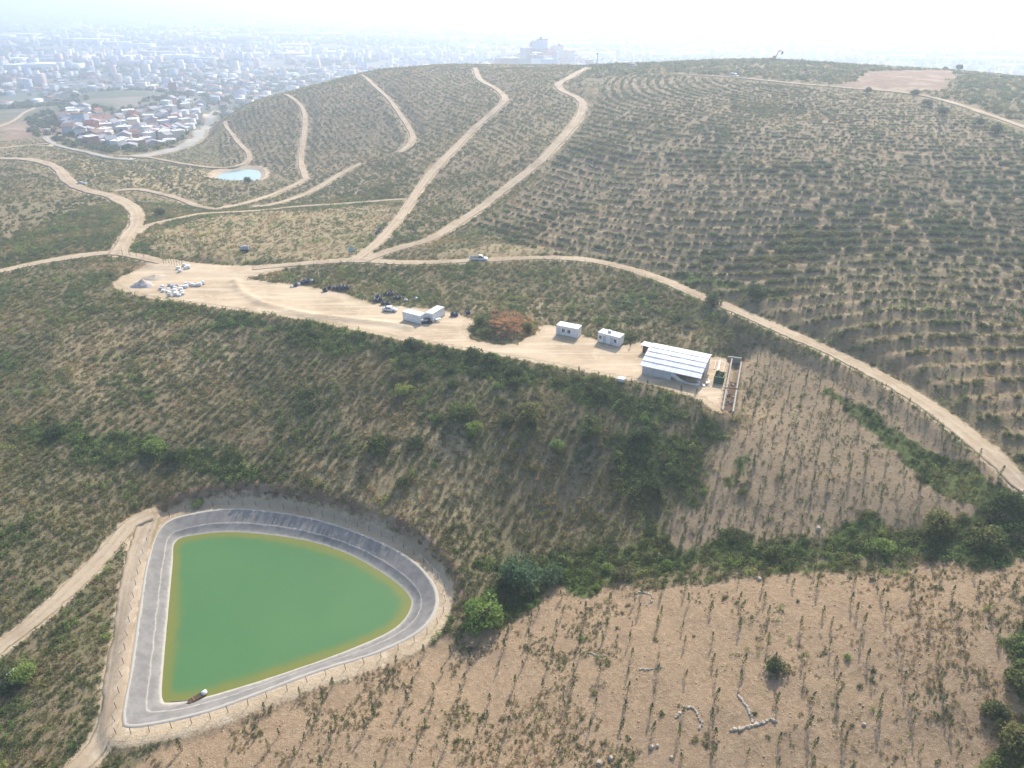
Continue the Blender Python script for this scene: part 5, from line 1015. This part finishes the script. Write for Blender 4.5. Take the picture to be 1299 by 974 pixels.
t_ = thing('mast', 'thin mast standing at the top of the hill road', 'mast', G(757, 84)); MB().tube((0, 0, -1), (0, 0, 9), .35, .2).build('pole', 'steel', t_); MB().box((0, 0, 9), (1.2, .8, 1.0)).build('head_box', 'steel', t_)
# ---------------------------------------------------------------- village, city on the plain
WALLS = ['white_wall', 'cream_wall', 'white_wall', 'blue_wall', 'pink_wall', 'brick_wall', 'cream_wall']; ROOFS = ['red_roof', 'grey_roof', 'white_roof', 'grey_roof', 'brown_roof', 'white_roof']
RN = {'red_roof': 'red tiled', 'grey_roof': 'grey', 'white_roof': 'bright white', 'brown_roof': 'brown'}; WN = {'white_wall': 'white', 'cream_wall': 'cream', 'blue_wall': 'pale blue', 'pink_wall': 'pinkish', 'brick_wall': 'brick red'}
proto = {}
def house_parts(wm, rm, gable):
    if (wm, rm, gable) in proto: return proto[(wm, rm, gable)]
    w = MB().box((0, 0, .35), (1, 1, 1.3)); 
    b = MB()
    if gable: b.prism([(-.56, .98), (0, 1.38), (.56, .98), (.56, .93), (-.56, .93)], -.56, .56)
    else: b.box((0, 0, 1.03), (1.04, 1.04, .07)); b.box((.2, .1, 1.12), (.25, .25, .14))
    ow = w.build('walls', wm); orf = b.build('roof', rm); res = (ow.data, orf.data); bpy.data.objects.remove(ow); bpy.data.objects.remove(orf); proto[(wm, rm, gable)] = res; return res
def visible(x_, y_, z_):
    t_ = y_ * CP - (z_ - CAMZ) * SP
    if t_ < 10: return False
    u = W0 / 2 + FPX * x_ / t_; v = H0 / 2 - FPX * (y_ * SP + (z_ - CAMZ) * CP) / t_
    if not (-5 < u < W0 + 5 and -5 < v < H0): return False
    d = ray(u, v); tt = np.linspace(60, t_ * .97, 160); return bool(np.all(CAMZ + d[2] * tt > H(d[0] * tt, d[1] * tt) - .5))
def add_house(x_, y_, sx_, sy_, h_, rz, lab, grp, cat='house', wm=None, rm=None, gable=True):
    wm = wm or WALLS[int(rng.integers(0, len(WALLS)))]; rm = rm or ROOFS[int(rng.integers(0, len(ROOFS)))]
    if rm == 'white_roof' or cat != 'house': gable = gable and rm != 'white_roof'
    o = thing('house' if cat == 'house' else 'apartment_block', lab.format(w=WN[wm], r=RN[rm]), cat, (x_, y_, float(H(x_, y_))), rz, None); o['group'] = grp + ': ' + o['label']; o.scale = (sx_, sy_, h_)
    a, b = house_parts(wm, rm, gable); link(bpy.data.objects.new('walls', a), o); link(bpy.data.objects.new('roof', b), o)
    return o
village = poly([(72, 150), (96, 138), (140, 150), (200, 140), (230, 128), (264, 134), (250, 160), (232, 176), (200, 186), (165, 190), (120, 186), (84, 172)], H)
spots = []; lo, hi = village.min(0), village.max(0)
for _ in range(6000):
    q = lo + (hi - lo) * rng.random(2)
    if sd_poly(q[:1], q[1:], village)[0] < -3 and float(F_dirt(*q)) > 3 and all((q[0] - s[0]) ** 2 + (q[1] - s[1]) ** 2 > 11.5 ** 2 for s in spots): spots.append(q)
nh = 0
for q in spots:
    if nh >= 170: break
    if visible(q[0], q[1], float(H(*q)) + 5):
        nh += 1; u, v = project(np.array([q[0], q[1], float(H(*q))])); wh = 'beside the broad grey road' if u > 215 and v > 150 else 'at the left end of the village' if u < 115 else 'on the near edge of the village' if v > 176 else 'in the middle of the village' if v > 158 else 'in the back rows of the village'
        add_house(q[0], q[1], 7 + 4.5 * rng.random(), 6.5 + 3 * rng.random(), 3.2 + 3.8 * rng.random(), rng.random() * 3.1, '{w} house with {r} roof ' + wh, 'village houses')
# four white roofed halls along the grey road, the tall block at the left
for u, v in ((246, 143), (243, 150), (240, 156), (238, 162)):
    p = G(u, v); add_house(p[0], p[1], 14, 8, 4.0, .15, f'long white roofed hall by the grey road, {("first", "second", "third", "fourth")[(int(v) - 143) // 6 if v > 143 else 0]} from the back', 'halls along the grey road', 'house', 'white_wall', 'white_roof', False)
p = G(105, 160); add_house(p[0], p[1], 11, 9, 11, .05, 'tall pale blue block with brown roof standing at the village edge', 'tall village block', 'apartment', 'blue_wall', 'brown_roof', False)
# apartment blocks on the low hill beyond the crest
cnt = 0
for _ in range(600):
    x_ = hp[0] + 95 * rng.normal(); y_ = hp[1] + 70 * rng.normal() - 10; z_ = float(H(x_, y_))
    if z_ < -52 or cnt > 46: continue
    hh = 9 + 9 * rng.random() + (10 if abs(x_ - hp[0]) < 40 and rng.random() < .25 else 0)
    if visible(x_, y_, z_ + hh): cnt += 1; add_house(x_, y_, 14 + 8 * rng.random(), 12 + 6 * rng.random(), hh, rng.random() * 3, '{w} apartment block with {r} roof on the hazy hill behind the crest', 'hill apartments', 'apartment', gable=False)
# near part of the city: single buildings
n1 = 0
for _ in range(5000):
    if n1 >= 150: break
    r0 = 900 + 900 * rng.random() ** .8; a_ = R(-38 + 40 * rng.random()); x_, y_ = r0 * math.sin(a_), r0 * math.cos(a_); z_ = float(H(x_, y_))
    if sd_poly(np.array([x_]), np.array([y_]), village)[0] < 20 or z_ > -38: continue
    if visible(x_, y_, z_ + 4):
        n1 += 1; tall = rng.random() < .15; add_house(x_, y_, 7.5 + 5 * rng.random(), 7 + 4 * rng.random(), (9 + 5 * rng.random()) if tall else 3.5 + 3 * rng.random(), rng.random() * 3, ('{w} apartment block with {r} roof in the near city' if tall else '{w} city house with {r} roof beyond the village'), 'near city buildings', 'apartment' if tall else 'house', gable=not tall)
# the far city reads as one mass
V, F_, C_ = [], [], []; nb = 11000
r0 = np.concatenate([880 + 1500 * rng.random(4200), 2000 + 3000 * rng.random(3800), 4500 + 7000 * rng.random(3000)]); a_ = np.radians(-44 + 90 * rng.random(nb)); X = r0 * np.sin(a_); Y = r0 * np.cos(a_)
clump = patch(X, Y, 260, 300) + .25 * patch(X, Y, 90, 304); ZZ = H(X, Y); ok = (clump > .52) & (ZZ < -45) & (sd_poly(X, Y, village) > 25); X, Y, ZZ, r0 = X[ok], Y[ok], ZZ[ok], r0[ok]
k = len(X); ind = (rng.random(k) < .09) & (r0 > 2000); tall = (rng.random(k) < .06 + .45 * sstep(1300, 2400, r0) * (patch(X, Y, 500, 330) > .5)) & ~ind
SX = np.where(ind, 40 + 70 * rng.random(k), 8 + 7 * rng.random(k)) * (1 + (r0 > 3000) * .5); SY = np.where(ind, 25 + 25 * rng.random(k), 8 + 6 * rng.random(k)) * (1 + (r0 > 3000) * .5); HH = np.where(ind, 8 + 4 * rng.random(k), np.where(tall, 11 + 10 * rng.random(k), 3.5 + 3.5 * rng.random(k)))
rz = np.where(ind, .1 + .2 * rng.normal(size=k), rng.random(k) * 3.14); cx, sx_ = np.cos(rz), np.sin(rz)
cor = np.array([(-.5, -.5), (.5, -.5), (.5, .5), (-.5, .5)])
VX = np.zeros((k, 8, 3))
for i in range(8):
    a, b = cor[i % 4]; dx, dy = a * SX, b * SY; VX[:, i, 0] = X + dx * cx - dy * sx_; VX[:, i, 1] = Y + dx * sx_ + dy * cx; VX[:, i, 2] = ZZ + np.where(i >= 4, HH, -2)
fq = np.array([(4, 5, 6, 7), (0, 1, 5, 4), (1, 2, 6, 5), (2, 3, 7, 6), (3, 0, 4, 7)])
F_ = (np.arange(k)[:, None, None] * 8 + fq[None]).reshape(-1, 4)
me = fast_mesh('far_city', VX.reshape(-1, 3), F_, None)
for mt in ('white_wall', 'cream_wall', 'blue_wall', 'pink_wall', 'red_roof', 'grey_roof', 'white_roof', 'brown_roof'): me.materials.append(MATS[mt])
wi = rng.integers(0, 4, k); ri = np.where(ind, np.where(rng.random(k) < .6, 6, 5), rng.choice([4, 7, 5, 5, 6, 7], k)); mi = np.repeat(wi, 5).reshape(k, 5); mi[:, 0] = ri
me.polygons.foreach_set('material_index', mi.ravel().astype(np.int32)); o = link(bpy.data.objects.new('far_city', me)); o['kind'] = 'stuff'; o['label'] = 'far off city of pale blocks fading into the haze'
# trees of the village and the city
tr_m = [crown_mesh('city_tree', 310 + i, ('leaf_dark', 'leaf_mid', 'leaf_dark')[i], 160, .32, 7, .48) for i in range(3)]
x, y = cand(village.min(0) - 40, village.max(0) + 40, .014); sdv = sd_poly(x, y, village); k_ = (sdv < 25) & (F_dirt(x, y) > 3); x, y = x[k_], y[k_]
vs = 2 + 2.5 * rng.random(len(x)); scatter('village_trees', 'dark trees between the village houses', xyz(x, y), vs, tr_m, 1.1)
r0 = 850 + 3200 * rng.random(22000) ** 1.3; a_ = np.radians(-44 + 90 * rng.random(22000)); x, y = r0 * np.sin(a_), r0 * np.cos(a_); k_ = (H(x, y) < -35) & (patch(x, y, 200, 320) > .35) & (sd_poly(x, y, village) > 15); x, y, r0 = x[k_], y[k_], r0[k_]
scatter('city_trees', 'trees scattered through the hazy city', xyz(x, y), 2.5 + 3 * rng.random(len(x)) + r0 * .0012, tr_m, 1.0)
# ---------------------------------------------------------------- haze: a closed box of pale air round everything
m = bpy.data.materials.new('haze'); m.use_nodes = True; nt = m.node_tree; nt.nodes.remove(nt.nodes['Principled BSDF'])
pv = nt.nodes.new('ShaderNodeVolumePrincipled'); pv.inputs['Color'].default_value = (0.61, 0.72, 0.90, 1); pv.inputs['Density'].default_value = 0.00047
pv.inputs['Anisotropy'].default_value = 0.5
nt.links.new(pv.outputs[0], nt.nodes['Material Output'].inputs['Volume']); MATS['haze'] = m
E = 61000.0; V = [(sx * E, sy * E, sz) for sz in (-70.0, 84.0) for sy in (-1, 1) for sx in (-1, 1)]
hz_ = raw('haze', V, [(0, 2, 3, 1), (4, 5, 7, 6), (0, 1, 5, 4), (2, 6, 7, 3), (0, 4, 6, 2), (1, 3, 7, 5)], 'haze'); hz_['kind'] = 'stuff'
hz_['label'] = 'pale bluish haze lying over the whole landscape'
